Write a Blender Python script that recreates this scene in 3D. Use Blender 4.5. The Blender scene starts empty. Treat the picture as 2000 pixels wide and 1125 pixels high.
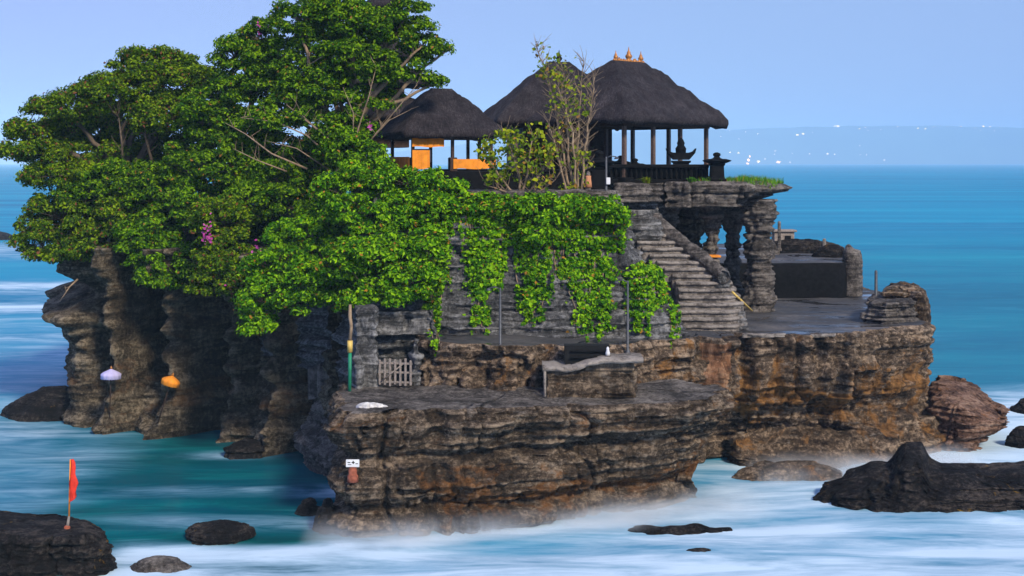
import bpy, math, random
import numpy as np
from mathutils import Vector, Matrix
from mathutils.bvhtree import BVHTree

# ---------------------------------------------------------------- scale of the place
F = 2600.0      # focal length in pixels of a 2000 px wide frame
H = 12.5        # eye height above the sea
def W(px, py, d):
    return Vector(((px - 1000) / F * d, d, H - (py - 317) / F * d))
def X(px, d):
    return (px - 1000) / F * d
def Z(py, d):
    return H - (py - 317) / F * d

S = bpy.context.scene
COL = S.collection
# ---------------------------------------------------------------- camera
cam = bpy.data.cameras.new('camera')
cam.sensor_width = 36.0
cam.lens = F / 2000 * 36.0
cam.shift_y = -245.5 / 2000
cam.clip_start = 0.5
cam.clip_end = 40000
co = bpy.data.objects.new('camera', cam)
co.location = (0, 0, H)
co.rotation_euler = (math.radians(90), 0, 0)
COL.objects.link(co)
S.camera = co
# ---------------------------------------------------------------- sky, sun, exposure
SUN_DIR = Vector((0.40, -0.70, 0.58)).normalized()      # towards the sun
wd = bpy.data.worlds.new('World'); S.world = wd
wd.use_nodes = True
wn = wd.node_tree; wn.nodes.clear()
wo = wn.nodes.new('ShaderNodeOutputWorld')
wb = wn.nodes.new('ShaderNodeBackground')
sk = wn.nodes.new('ShaderNodeTexSky')
sk.sky_type = 'NISHITA'; sk.sun_disc = False
sk.sun_elevation = math.asin(SUN_DIR.z)
sk.sun_rotation = math.atan2(SUN_DIR.x, SUN_DIR.y)
sk.altitude = 10; sk.air_density = 1.0; sk.dust_density = 0.6; sk.ozone_density = 4.0
tint = wn.nodes.new('ShaderNodeMix'); tint.data_type = 'RGBA'; tint.blend_type = 'MULTIPLY'
tint.inputs[0].default_value = 1.0
tint.inputs[7].default_value = (0.80, 0.86, 1.18, 1)
wn.links.new(sk.outputs[0], tint.inputs[6])
veil = wn.nodes.new('ShaderNodeMix'); veil.data_type = 'RGBA'      # thin even twilight veil over the clear sky
veil.inputs[0].default_value = 0.92
lav = wn.nodes.new('ShaderNodeMix'); lav.data_type = 'RGBA'
lav.inputs[6].default_value = (3.05, 3.65, 7.3, 1); lav.inputs[7].default_value = (2.95, 4.15, 7.0, 1)
tc = wn.nodes.new('ShaderNodeTexCoord'); sx = wn.nodes.new('ShaderNodeSeparateXYZ'); mr = wn.nodes.new('ShaderNodeMapRange')
wn.links.new(tc.outputs['Generated'], sx.inputs[0]); wn.links.new(sx.outputs['X'], mr.inputs[0])
mr.inputs[1].default_value = -0.42; mr.inputs[2].default_value = 0.15
wn.links.new(mr.outputs[0], lav.inputs[0]); wn.links.new(lav.outputs[2], veil.inputs[7])
wn.links.new(tint.outputs[2], veil.inputs[6])
wn.links.new(veil.outputs[2], wb.inputs[0])
wb.inputs[1].default_value = 0.097
wn.links.new(wb.outputs[0], wo.inputs[0])
sl = bpy.data.lights.new('sun', 'SUN')
sl.energy = 3.6; sl.angle = math.radians(9); sl.color = (1.0, 0.89, 0.74)
so = bpy.data.objects.new('sun', sl)
so.rotation_euler = (-SUN_DIR).to_track_quat('-Z', 'Y').to_euler()
so.location = SUN_DIR * 200
COL.objects.link(so)
S.view_settings.view_transform = 'Standard'
S.view_settings.look = 'None'
S.view_settings.exposure = 0.30
S.view_settings.gamma = 1.0
S.cycles.use_denoising = True
S.cycles.max_bounces = 6
S.cycles.transparent_max_bounces = 24
S.cycles.volume_bounces = 2

# ---------------------------------------------------------------- numpy noise
def _hash(ix, iy, iz, seed):
    h = (ix.astype(np.int64) * 374761393 + iy.astype(np.int64) * 668265263 + iz.astype(np.int64) * 2147483647 + seed * 974711) & 0xffffffff
    h = ((h ^ (h >> 13)) * 1274126177) & 0xffffffff
    h = (h ^ (h >> 16)) & 0xffffffff
    return h.astype(np.float64) / 4294967295.0
def vnoise(p, seed=0):
    p = np.asarray(p, float)
    i = np.floor(p); f = p - i; f = f * f * (3 - 2 * f)
    i = i.astype(np.int64)
    r = 0
    for a in (0, 1):
        for b in (0, 1):
            for c in (0, 1):
                w = (f[..., 0] if a else 1 - f[..., 0]) * (f[..., 1] if b else 1 - f[..., 1]) * (f[..., 2] if c else 1 - f[..., 2])
                r = r + w * _hash(i[..., 0] + a, i[..., 1] + b, i[..., 2] + c, seed)
    return r * 2 - 1
def fbm(p, octv=4, seed=0, gain=0.5):
    p = np.asarray(p, float); r = 0; a = 1; t = 0
    for k in range(octv):
        r = r + a * vnoise(p, seed + k * 17); t += a; a *= gain; p = p * 2.03 + 11.7
    return r / t
def sstep(a, b, x):
    t = np.clip((x - a) / (b - a), 0, 1); return t * t * (3 - 2 * t)
def bump1(x, c, w):
    return np.exp(-((x - c) / w) ** 2)

# ---------------------------------------------------------------- object helpers
def tag(o, label=None, cat=None, group=None, kind=None):
    if label: o['label'] = label
    if cat: o['category'] = cat
    if group: o['group'] = group
    if kind: o['kind'] = kind
    return o
def link(name, me, mat=None, parent=None, loc=None):
    o = bpy.data.objects.new(name, me)
    COL.objects.link(o)
    if mat and me is not None: me.materials.append(mat)
    if loc is not None: o.location = loc
    if parent: o.parent = parent
    return o
def empty(name, loc, label, cat, group=None, rz=0.0):
    o = bpy.data.objects.new(name, None)
    COL.objects.link(o); o.location = loc; o.rotation_euler = (0, 0, rz)
    o.empty_display_size = 0.3
    return tag(o, label, cat, group)
def np_mesh(name, v, f, smooth=True):
    """v (N,3), f (M,4) or (M,3) index array"""
    me = bpy.data.meshes.new(name)
    v = np.asarray(v, np.float32); f = np.asarray(f, np.int32)
    n, k = f.shape
    me.vertices.add(len(v)); me.vertices.foreach_set('co', v.ravel())
    me.loops.add(n * k); me.loops.foreach_set('vertex_index', f.ravel())
    me.polygons.add(n)
    me.polygons.foreach_set('loop_start', np.arange(0, n * k, k, dtype=np.int32))
    me.polygons.foreach_set('loop_total', np.full(n, k, np.int32))
    me.polygons.foreach_set('use_smooth', np.full(n, smooth, bool))
    me.update(calc_edges=True); me.validate()
    return me
class MB:
    """collects shapes in local coordinates and links them as one mesh"""
    def __init__(s): s.v = []; s.f = []; s.sm = []
    def add(s, vs, fs, smooth=False):
        b = len(s.v); s.v += [tuple(v) for v in vs]
        for f in fs: s.f.append(tuple(b + i for i in f)); s.sm.append(smooth)
        return s
    def box(s, c, size, rz=0.0, bev=0.0, taper=1.0):
        x, y, z = [q / 2 for q in size]
        b = min(bev, x * .45, y * .45, z * .45)
        co, si = math.cos(rz), math.sin(rz)
        vs = []
        if b <= 0:
            rings = [(-z, 0, 1), (z, 0, taper)]
        else:
            rings = [(-z, b, 1), (-z + b, 0, 1), (z - b, 0, taper), (z, b, taper)]
        for zz, ins, k in rings:
            xx, yy = x * k - ins, y * k - ins
            for px, py in ((-xx, -yy), (xx, -yy), (xx, yy), (-xx, yy)):
                vs.append((c[0] + px * co - py * si, c[1] + px * si + py * co, c[2] + zz))
        fs = [(3, 2, 1, 0)]
        for k in range(len(rings) - 1):
            for i in range(4):
                j = (i + 1) % 4
                fs.append((4 * k + i, 4 * k + j, 4 * k + 4 + j, 4 * k + 4 + i))
        n = 4 * (len(rings) - 1)
        fs.append((n, n + 1, n + 2, n + 3))
        return s.add(vs, fs)
    def tube(s, pts, rad, n=8, cap=True, smooth=True):
        pts = [Vector(p) for p in pts]
        if not hasattr(rad, '__len__'): rad = [rad] * len(pts)
        vs = []; fs = []
        for i, p in enumerate(pts):
            t = (pts[min(i + 1, len(pts) - 1)] - pts[max(i - 1, 0)])
            t = t.normalized() if t.length > 1e-9 else Vector((0, 0, 1))
            u = t.cross(Vector((0, 0, 1)) if abs(t.z) < .9 else Vector((1, 0, 0))).normalized()
            w = t.cross(u)
            for k in range(n):
                a = 2 * math.pi * k / n
                vs.append(p + (u * math.cos(a) + w * math.sin(a)) * rad[i])
        for i in range(len(pts) - 1):
            for k in range(n):
                l = (k + 1) % n
                fs.append((i * n + k, i * n + l, (i + 1) * n + l, (i + 1) * n + k))
        if cap:
            fs.append(tuple(range(n))[::-1]); b = (len(pts) - 1) * n
            fs.append(tuple(range(b, b + n)))
        return s.add(vs, fs, smooth)
    def lathe(s, c, prof, n=16, smooth=True, sq=False):
        """prof: (radius, z) from bottom to top; sq = four sided"""
        if sq: n = 4
        vs = []; fs = []
        for r, z in prof:
            for k in range(n):
                a = 2 * math.pi * (k + (.5 if sq else 0)) / n
                rr = r * (math.sqrt(2) if sq else 1)
                vs.append((c[0] + rr * math.cos(a), c[1] + rr * math.sin(a), c[2] + z))
        for i in range(len(prof) - 1):
            for k in range(n):
                l = (k + 1) % n
                fs.append((i * n + k, i * n + l, (i + 1) * n + l, (i + 1) * n + k))
        fs.append(tuple(range(n))[::-1]); b = (len(prof) - 1) * n
        fs.append(tuple(range(b, b + n)))
        return s.add(vs, fs, smooth and not sq)
    def build(s, name, mat, parent=None, loc=None):
        me = bpy.data.meshes.new(name)
        me.from_pydata(s.v, [], s.f); me.update()
        me.polygons.foreach_set('use_smooth', s.sm)
        return link(name, me, mat, parent, loc)

# ---------------------------------------------------------------- materials
class NT:
    def __init__(s, name):
        s.m = bpy.data.materials.new(name); s.m.use_nodes = True
        s.t = s.m.node_tree; s.t.nodes.clear()
        s.out = s.t.nodes.new('ShaderNodeOutputMaterial')
    def n(s, typ, **kw):
        nd = s.t.nodes.new('ShaderNode' + typ)
        for k, v in kw.items(): setattr(nd, k, v)
        return nd
    def l(s, a, b): s.t.links.new(a, b)
    def put(s, sock, v):
        if hasattr(v, 'is_linked') or hasattr(v, 'links'): s.l(v, sock)
        else: sock.default_value = v
    def pos(s, scale=(1, 1, 1), gen='Position'):
        g = s.n('NewGeometry')
        mp = s.n('Mapping'); mp.inputs['Scale'].default_value = scale
        s.l(g.outputs['Position'], mp.inputs['Vector']); return mp.outputs[0]
    def noise(s, vec, scale, detail=4, rough=.55, dist=0.0):
        nd = s.n('TexNoise'); s.l(vec, nd.inputs['Vector'])
        nd.inputs['Scale'].default_value = scale; nd.inputs['Detail'].default_value = detail
        nd.inputs['Roughness'].default_value = rough; nd.inputs['Distortion'].default_value = dist
        return nd.outputs['Fac']
    def vor(s, vec, scale, feature='F1'):
        nd = s.n('TexVoronoi', feature=feature); s.l(vec, nd.inputs['Vector']); nd.inputs['Scale'].default_value = scale
        return nd
    def ramp(s, fac, stops, mode='LINEAR'):
        nd = s.n('ValToRGB'); nd.color_ramp.interpolation = mode
        e = nd.color_ramp.elements
        while len(e) < len(stops): e.new(0.5)
        for el, (p, c) in zip(e, stops):
            el.position = p
            el.color = (c, c, c, 1) if not hasattr(c, '__len__') else (*c, 1)
        s.put(nd.inputs['Fac'], fac); return nd.outputs['Color']
    def mix(s, fac, a, b, blend='MIX'):
        nd = s.n('Mix', data_type='RGBA', blend_type=blend)
        s.put(nd.inputs[0], fac)
        for k, v in ((6, a), (7, b)):
            s.put(nd.inputs[k], (*v, 1) if isinstance(v, tuple) and len(v) == 3 else v)
        return nd.outputs[2]
    def math(s, op, a, b=0.0, c=0.0, clamp=False):
        nd = s.n('Math', operation=op); nd.use_clamp = clamp
        s.put(nd.inputs[0], a); s.put(nd.inputs[1], b); s.put(nd.inputs[2], c)
        return nd.outputs[0]
    def bump(s, h, strength=.5, dist=.1, normal=None):
        nd = s.n('Bump'); s.put(nd.inputs['Height'], h)
        nd.inputs['Strength'].default_value = strength; nd.inputs['Distance'].default_value = dist
        if normal is not None: s.l(normal, nd.inputs['Normal'])
        return nd.outputs[0]
    def attr(s, name):
        nd = s.n('Attribute'); nd.attribute_name = name; return nd.outputs['Fac']
    def bsdf(s, color, rough=.8, normal=None, spec=.3, metal=0.0):
        b = s.n('BsdfPrincipled')
        s.put(b.inputs['Base Color'], (*color, 1) if isinstance(color, tuple) and len(color) == 3 else color)
        s.put(b.inputs['Roughness'], rough)
        b.inputs['Specular IOR Level'].default_value = spec
        b.inputs['Metallic'].default_value = metal
        if normal is not None: s.l(normal, b.inputs['Normal'])
        s.b = b
        return b.outputs[0]
    def done(s, shader): s.l(shader, s.out.inputs['Surface']); return s.m

def plain(name, color, rough=.7, var=.35, scale=6.0, bump=.2, spec=.3, metal=0.0):
    t = NT(name); p = t.pos()
    n = t.noise(p, scale, 5)
    c2 = tuple(max(0, q * (1 - var)) for q in color); c3 = tuple(q * (1 + var) for q in color)
    c = t.ramp(n, [(.3, c2), (.7, c3)])
    fine = t.noise(p, scale * 5, 4)
    return t.done(t.bsdf(c, rough, t.bump(fine, bump, .02), spec, metal))

def rock_mat(name, dark=(.030, .026, .022), mid=(.105, .088, .070), light=(.26, .22, .17), rust=(.36, .15, .045),
             rust_amt=.5, rust_z=None, streak=.6, strat=2.6, lich=0.0, rust_s=(.40, .40, 1.1), rust_t=.585, patch=None):
    t = NT(name)
    p = t.pos()
    ps = t.pos((.35, .35, strat))
    pv = t.pos((1.9, 1.9, .20))
    a = t.noise(ps, 1.6, 9, .70, .6)
    b = t.noise(p, 1.3, 9, .68, .5)
    f = t.noise(p, 6.5, 7, .75, .3)
    v = t.noise(pv, 1.2, 7, .68, .3)
    q0 = t.noise(t.pos((.30, .30, .55)), 1.0, 4, .6, .6)
    m = t.math('ADD', t.math('MULTIPLY', a, .36), t.math('ADD', t.math('MULTIPLY', b, .20), t.math('ADD', t.math('MULTIPLY', f, .36), t.math('MULTIPLY', v, .12))))
    m = t.math('ADD', m, t.math('MULTIPLY', t.math('SUBTRACT', q0, .5), .13))
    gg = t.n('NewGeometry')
    worn = t.ramp(gg.outputs['Pointiness'], [(.515, 0.0), (.60, 1.0)])        # convex edges painted paler, as if catching light; no real wear
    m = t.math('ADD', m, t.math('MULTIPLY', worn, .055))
    col = t.ramp(m, [(.430, dark), (.490, tuple(q * .50 for q in mid)), (.530, mid), (.570, tuple((q + w) * .5 for q, w in zip(mid, light))), (.630, light)])
    # rust and ochre patches, more of them in a height band
    rn = t.noise(t.pos(rust_s), 1.0, 7, .66, .9)
    if rust_z:
        g = t.n('NewGeometry'); sp = t.n('SeparateXYZ'); t.l(g.outputs['Position'], sp.inputs[0])
        c0 = (rust_z[0] + rust_z[1]) / 2; w0 = (rust_z[1] - rust_z[0]) / 2
        q = t.math('DIVIDE', t.math('ABSOLUTE', t.math('SUBTRACT', sp.outputs['Z'], c0)), w0)
        rn = t.math('ADD', rn, t.math('MULTIPLY', t.math('SUBTRACT', 1.0, q, clamp=True), .13))
    rm = t.ramp(rn, [(rust_t, 0.0), (rust_t + .075, 1.0)])
    rk = t.ramp(m, [(.42, 0.15), (.52, 1.0)])
    rcol = t.mix(t.ramp(t.noise(p, 3.4, 6, .7), [(.35, 0.), (.65, 1.)]), rust, tuple(q * .35 for q in rust))
    col = t.mix(t.math('MULTIPLY', t.math('MULTIPLY', rm, rk), rust_amt), col, rcol)
    if patch:      # one big stain of iron-rich rock with its own outline
        g2 = t.n('NewGeometry'); s2 = t.n('SeparateXYZ'); t.l(g2.outputs['Position'], s2.inputs[0])
        wob = t.math('MULTIPLY', t.math('SUBTRACT', t.noise(t.pos((.9, .9, .6)), 1.0, 6, .65), .5), 2.0)
        dx = t.math('ABSOLUTE', t.math('ADD', t.math('SUBTRACT', s2.outputs['X'], patch[0]), wob))
        pm = t.math('MULTIPLY', t.math('LESS_THAN', dx, patch[1]), t.math('GREATER_THAN', s2.outputs['Z'], patch[2]))
        pm = t.math('MULTIPLY', pm, t.math('LESS_THAN', s2.outputs['Z'], patch[3]))
        pc = t.ramp(t.noise(t.pos((1.6, 1.6, .8)), 1.3, 7, .7), [(.36, (.10, .045, .025)), (.48, (.36, .17, .085)), (.62, (.62, .36, .20))])
        col = t.mix(t.math('MULTIPLY', pm, .85), col, pc)
    # black water stains running down
    st = t.ramp(v, [(.50, 0.0), (.60, 1.0)])
    col = t.mix(t.math('MULTIPLY', st, streak), col, tuple(q * .5 for q in dark))
    # pale salt crust
    if lich > 0:
        ln = t.ramp(t.noise(t.pos((1, 1, 2.4)), 1.7, 8, .75), [(.57, 0.0), (.66, 1.0)])
        col = t.mix(t.math('MULTIPLY', ln, lich), col, (.42, .37, .31))
    rough = t.ramp(b, [(.3, .95), (.7, .70)])
    h = t.math('ADD', t.math('MULTIPLY', a, 1.0), t.math('ADD', t.math('MULTIPLY', b, .7), t.math('MULTIPLY', f, .5)))
    nm = t.bump(h, 1.0, .34)
    nm = t.bump(t.noise(p, 19, 6, .75), .7, .05, nm)
    return t.done(t.bsdf(col, rough, nm, .12))

M = {}
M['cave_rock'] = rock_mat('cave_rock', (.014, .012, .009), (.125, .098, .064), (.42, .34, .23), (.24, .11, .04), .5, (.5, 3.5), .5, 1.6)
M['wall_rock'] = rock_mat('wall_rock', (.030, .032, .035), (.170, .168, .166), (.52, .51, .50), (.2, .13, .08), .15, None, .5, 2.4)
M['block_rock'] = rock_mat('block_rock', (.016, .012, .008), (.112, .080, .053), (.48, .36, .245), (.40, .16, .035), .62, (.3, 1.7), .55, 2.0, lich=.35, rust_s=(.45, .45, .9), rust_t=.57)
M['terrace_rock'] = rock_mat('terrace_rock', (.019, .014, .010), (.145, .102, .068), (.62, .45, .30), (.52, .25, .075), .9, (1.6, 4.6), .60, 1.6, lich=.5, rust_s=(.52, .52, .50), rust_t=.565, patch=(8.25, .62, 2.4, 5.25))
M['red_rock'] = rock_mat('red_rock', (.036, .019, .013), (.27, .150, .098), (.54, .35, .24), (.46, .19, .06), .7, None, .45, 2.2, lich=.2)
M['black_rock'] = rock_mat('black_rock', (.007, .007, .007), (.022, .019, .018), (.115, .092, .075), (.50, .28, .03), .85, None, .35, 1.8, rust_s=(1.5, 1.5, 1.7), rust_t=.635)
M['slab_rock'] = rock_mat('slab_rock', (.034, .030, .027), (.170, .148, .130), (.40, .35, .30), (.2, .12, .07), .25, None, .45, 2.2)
def wet_floor():
    t = NT('wet_terrace_floor')
    p = t.pos()
    a = t.noise(p, .45, 6, .6, .6); b = t.noise(p, 5, 6, .7)
    wet = t.ramp(t.noise(t.pos((.22, .55, 1)), 1.0, 5, .62, .8), [(.52, 0.), (.60, 1.)])
    c = t.ramp(t.math('ADD', t.math('MULTIPLY', a, .6), t.math('MULTIPLY', b, .4)), [(.36, (.020, .020, .022)), (.52, (.058, .053, .050)), (.66, (.135, .118, .105))])
    c = t.mix(wet, c, t.mix(.6, c, (.02, .022, .026)))
    h = t.math('MULTIPLY', b, t.math('SUBTRACT', 1.0, wet))
    return t.done(t.bsdf(c, t.math('SUBTRACT', .78, t.math('MULTIPLY', wet, .66)), t.bump(h, .5, .05), .5))
M['wet_floor'] = wet_floor()
M['dark_stone'] = plain('dark_stone', (.0065, .0065, .007), .85, .6, 5, .5, .08)
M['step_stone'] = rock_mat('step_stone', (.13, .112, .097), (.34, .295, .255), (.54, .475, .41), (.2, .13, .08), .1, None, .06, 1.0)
M['wood'] = plain('dark_wood', (.045, .022, .013), .65, .5, 12, .3)
M['post_wood'] = plain('post_wood', (.13, .085, .065), .6, .4, 14, .3)
M['grey_wood'] = plain('grey_wood', (.26, .22, .19), .8, .4, 14, .3)
M['orange_cloth'] = plain('orange_cloth', (.80, .27, .02), .75, .2, 3, .3)
M['white_cloth'] = plain('white_cloth', (.70, .68, .66), .8, .15, 3, .2)
M['lilac_cloth'] = plain('lilac_cloth', (.50, .46, .72), .75, .12, 3, .2)
M['red_cloth'] = plain('red_cloth', (.66, .035, .015), .7, .2, 5, .3)
M['gold'] = plain('gold_ornament', (.42, .17, .035), .45, .5, 14, .4, .5, .3)
M['metal'] = plain('grey_metal', (.075, .078, .085), .5, .3, 12, .2, .4, .3)
M['green_paint'] = plain('green_paint', (.012, .20, .10), .5, .3, 6, .1)
M['yellow_wood'] = plain('yellow_bamboo', (.58, .40, .10), .55, .3, 8, .2)
M['lime'] = plain('lime_crust', (.55, .53, .50), .9, .35, 7, .6)
M['white_paint'] = plain('white_paint', (.68, .68, .68), .6, .12, 5, .1)
M['brick_red'] = plain('brick_red', (.26, .075, .04), .85, .5, 9, .4)
M['peach'] = plain('peach_cloth', (.55, .25, .12), .8, .3, 5, .3)
M['bark'] = plain('bark', (.115, .085, .055), .85, .5, 5, .5)
M['pale_bark'] = plain('pale_bark', (.26, .185, .115), .85, .4, 5, .5)

def thatch():
    t = NT('black_thatch')
    uv = t.n('UVMap'); mp = t.n('Mapping'); mp.inputs['Scale'].default_value = (9.0, 1.2, 1)
    t.l(uv.outputs[0], mp.inputs['Vector'])
    n1 = t.noise(mp.outputs[0], 3.0, 6, .7)
    p = t.pos()
    n2 = t.noise(p, 1.3, 5, .6)
    n3 = t.noise(p, 10, 6, .8)
    m = t.math('ADD', t.math('MULTIPLY', n1, .46), t.math('ADD', t.math('MULTIPLY', n2, .24), t.math('MULTIPLY', n3, .34)))
    c = t.ramp(m, [(.38, (.012, .010, .011)), (.50, (.028, .023, .026)), (.60, (.075, .062, .066)), (.70, (.18, .15, .155))])
    h = t.math('ADD', n1, t.math('MULTIPLY', n3, .6))
    return t.done(t.bsdf(c, .9, t.bump(h, 1.0, .12), .2))
M['thatch'] = thatch()

def leaf_mat(name, cols, dead=.06, deadcol=(.30, .16, .03), transl=.10):
    t = NT(name)
    g = t.n('NewGeometry')
    r = g.outputs['Random Per Island']
    n = t.noise(t.pos(), 1.1, 4, .65)
    k = t.math('ADD', t.math('MULTIPLY', r, .60), t.math('MULTIPLY', n, .60))
    c = t.ramp(k, [(.26, cols[0]), (.55, cols[1]), (.88, cols[2])])
    dd = t.math('GREATER_THAN', t.math('FRACT', t.math('MULTIPLY', r, 37.7)), 1 - dead)
    c = t.mix(dd, c, deadcol)
    b = t.bsdf(c, .6, None, .08)
    tr = t.n('BsdfTranslucent'); t.put(tr.inputs[0], t.mix(.35, c, (.10, .24, .005)))
    ms = t.n('MixShader'); ms.inputs[0].default_value = transl
    t.l(b, ms.inputs[1]); t.l(tr.outputs[0], ms.inputs[2])
    return t.done(ms.outputs[0])
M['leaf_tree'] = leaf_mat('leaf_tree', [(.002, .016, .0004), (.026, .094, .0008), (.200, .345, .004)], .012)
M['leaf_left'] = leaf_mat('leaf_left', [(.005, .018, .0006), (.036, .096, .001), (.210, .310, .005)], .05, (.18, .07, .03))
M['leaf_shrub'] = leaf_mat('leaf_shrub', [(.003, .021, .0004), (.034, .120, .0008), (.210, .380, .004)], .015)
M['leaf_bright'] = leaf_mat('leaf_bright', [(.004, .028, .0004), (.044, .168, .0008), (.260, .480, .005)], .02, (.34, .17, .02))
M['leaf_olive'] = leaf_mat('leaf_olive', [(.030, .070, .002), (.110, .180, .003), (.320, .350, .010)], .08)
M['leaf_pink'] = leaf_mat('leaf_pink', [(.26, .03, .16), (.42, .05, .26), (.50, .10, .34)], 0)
M['grass'] = leaf_mat('grass_leaf', [(.03, .13, .008), (.07, .22, .012), (.16, .32, .02)], .05)
# ---------------------------------------------------------------- rock masses
def resample(pts, ds, smooth=.5):
    P = np.array(pts, float); Q = np.vstack([P, P[:1]])
    seg = np.linalg.norm(np.diff(Q, axis=0), axis=1); s = np.concatenate([[0], np.cumsum(seg)])
    n = max(12, int(s[-1] / ds))
    u = np.arange(n) * s[-1] / n
    R = np.stack([np.interp(u, s, Q[:, 0]), np.interp(u, s, Q[:, 1])], 1)
    k = max(1, int(smooth / ds))
    w = np.hanning(2 * k + 3)[1:-1]; w /= w.sum()
    ext = np.vstack([R[-k:], R, R[:k]])
    return np.stack([np.convolve(ext[:, i], w, 'valid') for i in (0, 1)], 1)
def strata(x, y, z, h, seed, warp=.3):
    w = warp * fbm(np.stack([x * .18, y * .18, z * 0 + seed], -1), 2, seed)
    zz = (z + w) / h
    k = np.floor(zz); f = zz - k
    def lay(kk):
        p = np.stack([x * .28, y * .28, kk * 9.31], -1)
        return (_hash(kk.astype(np.int64), kk.astype(np.int64) * 0, kk.astype(np.int64) * 0, seed) * 2 - 1) * .55 + vnoise(p, seed + 3) * .75
    a, b = lay(k), lay(k + 1)
    v = a + (b - a) * sstep(.72, 1.0, f)
    return v - .55 * np.exp(-((f - .86) / .10) ** 2)
def blocks(x, y, z, h, w, seed):
    """jointed blocks: each bed is broken into pieces that stand in or out"""
    wz = .22 * h * vnoise(np.stack([x * .5, y * .5, z * 0 + seed], -1), seed)
    k = np.floor((z + wz) / h)
    j = _hash(k.astype(np.int64), k.astype(np.int64) * 0, k.astype(np.int64) * 0 + 3, seed)
    wx = w * (.6 + .8 * j)
    u = (x * .94 + y * .34) / wx + j * 9 + .18 * vnoise(np.stack([x * 2, y * 2, z * 2.5], -1), seed + 1)
    v = (-x * .34 + y * .94) / (wx * 1.6) + j * 5
    fu = u - np.floor(u)
    r = _hash(np.floor(u).astype(np.int64), np.floor(v).astype(np.int64), k.astype(np.int64), seed + 2) * 2 - 1
    return r - .9 * np.exp(-((np.minimum(fu, 1 - fu)) / .05) ** 2)
def rock_disp(x, y, z, seed, h=.5, a_st=.18, a_big=.5, a_fine=.10, a_crack=.4, a_blk=None):
    P = np.stack([x, y, z], -1)
    if a_blk is None: a_blk = a_st * .42
    o = a_big * fbm(P * (.33, .33, .22), 3, seed)
    o += a_st * strata(x, y, z, h, seed + 5) + .80 * a_st * strata(x, y, z, h * .27, seed + 9, .2)
    o += a_blk * blocks(x, y, z, h * .62, 1.3, seed + 50) * np.clip(.5 + 1.4 * vnoise(P * .4, seed + 60), 0, 1)
    o += .45 * a_blk * blocks(x, y, z, h * .27, .5, seed + 51) * np.clip(.5 + 1.4 * vnoise(P * .6, seed + 61), 0, 1)
    o += a_fine * fbm(P * (1.7, 1.7, 2.6), 5, seed + 21, .62)
    o -= a_fine * .9 * np.abs(fbm(P * (2.6, 2.6, 3.4), 4, seed + 25, .6))
    c = 1 - np.abs(vnoise(P * (.55, .55, .10) + .35 * fbm(P * .8, 2, seed + 2)[..., None], seed + 31))
    o -= a_crack * np.clip((c - .86) / .14, 0, 1) ** 1.5
    c = 1 - np.abs(vnoise(P * (1.5, 1.5, .25) + .3 * fbm(P * 1.2, 2, seed + 4)[..., None], seed + 41))
    o -= .45 * a_crack * np.clip((c - .88) / .12, 0, 1) ** 1.5
    return o
def loft(name, foot, z0, ztop, prof=None, ds=.16, dz=.11, seed=1, mat=None, disp={}, cap_amp=.12, center=None, round_top=.12, smooth=.5,
         loc=None, ret=False, ncap=22, xy=False, capmat=None):
    """a closed rock body: footprint (px, d) raised from z0 to ztop, its sides pushed by a profile and by strata, cracks and lumps"""
    pts = foot if xy else [(X(px, d), d) for px, d in foot]
    R = resample(pts, ds, smooth)
    area = np.sum(R[:, 0] * np.roll(R[:, 1], -1) - np.roll(R[:, 0], -1) * R[:, 1])
    if area < 0: R = R[::-1].copy()
    T = np.roll(R, -2, 0) - np.roll(R, 2, 0); T /= np.linalg.norm(T, axis=1)[:, None] + 1e-9
    N = np.stack([T[:, 1], -T[:, 0]], 1)
    px = 1000 + R[:, 0] / R[:, 1] * F
    zt = ztop(R[:, 0], R[:, 1]) if callable(ztop) else np.full(len(R), float(ztop))
    nz = max(6, int((zt.max() - z0) / dz))
    rings = []
    for i in range(nz + 1):
        t = i / nz
        z = z0 + (zt - z0) * t
        o = prof(px, R[:, 1], z) if prof else np.zeros(len(R))
        o = o + rock_disp(R[:, 0], R[:, 1], z, seed, **disp)
        if round_top: o = o - round_top * np.clip((t - (1 - 2.0 * dz / max(.3, zt.max() - z0))), 0, 1) * nz * .5
        rings.append(np.column_stack([R + N * o[:, None], z]))
    edge = rings[-1]
    c = np.array(center if center is not None else edge[:, :2].mean(0))
    for j in range(1, ncap + 1):
        u = (j / ncap) ** 1.5
        q = edge[:, :2] + (c - edge[:, :2]) * u * .995
        zq = ztop(q[:, 0], q[:, 1]) if callable(ztop) else np.full(len(q), float(ztop))
        zq = zq + cap_amp * (fbm(np.column_stack([q * .8, zq * 0]), 4, seed + 77)) * min(1, j / 2)
        rings.append(np.column_stack([q, zq]))
    V = np.vstack(rings); n = len(R); m = len(rings)
    a = np.arange(n); b = (a + 1) % n
    Fs = [np.column_stack([i * n + a, i * n + b, (i + 1) * n + b, (i + 1) * n + a]) for i in range(m - 1)]
    Fs = np.vstack(Fs)
    if loc is not None: V = V - np.array(loc)
    me = np_mesh(name, V, Fs)
    # close the middle of the top and the bottom
    o = link(name, me, mat, None, loc)
    if capmat:
        me.materials.append(capmat)
        mi = np.zeros(len(Fs), np.int32); mi[(nz + 1) * n:] = 1
        me.polygons.foreach_set('material_index', mi)
    return o

def bvh_of(objs):
    vs = []; fs = []
    for o in objs:
        b = len(vs); me = o.data; l = o.location
        vs += [tuple(v.co + l) for v in me.vertices]; fs += [tuple(b + i for i in p.vertices) for p in me.polygons]
    return BVHTree.FromPolygons(vs, fs)
EYE = Vector((0, 0, H))
def ray(bvh, px, py):
    d = Vector(((px - 1000) / F, 1, -(py - 317) / F)).normalized()
    return bvh.ray_cast(EYE, d)      # location, normal, index, distance

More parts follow.
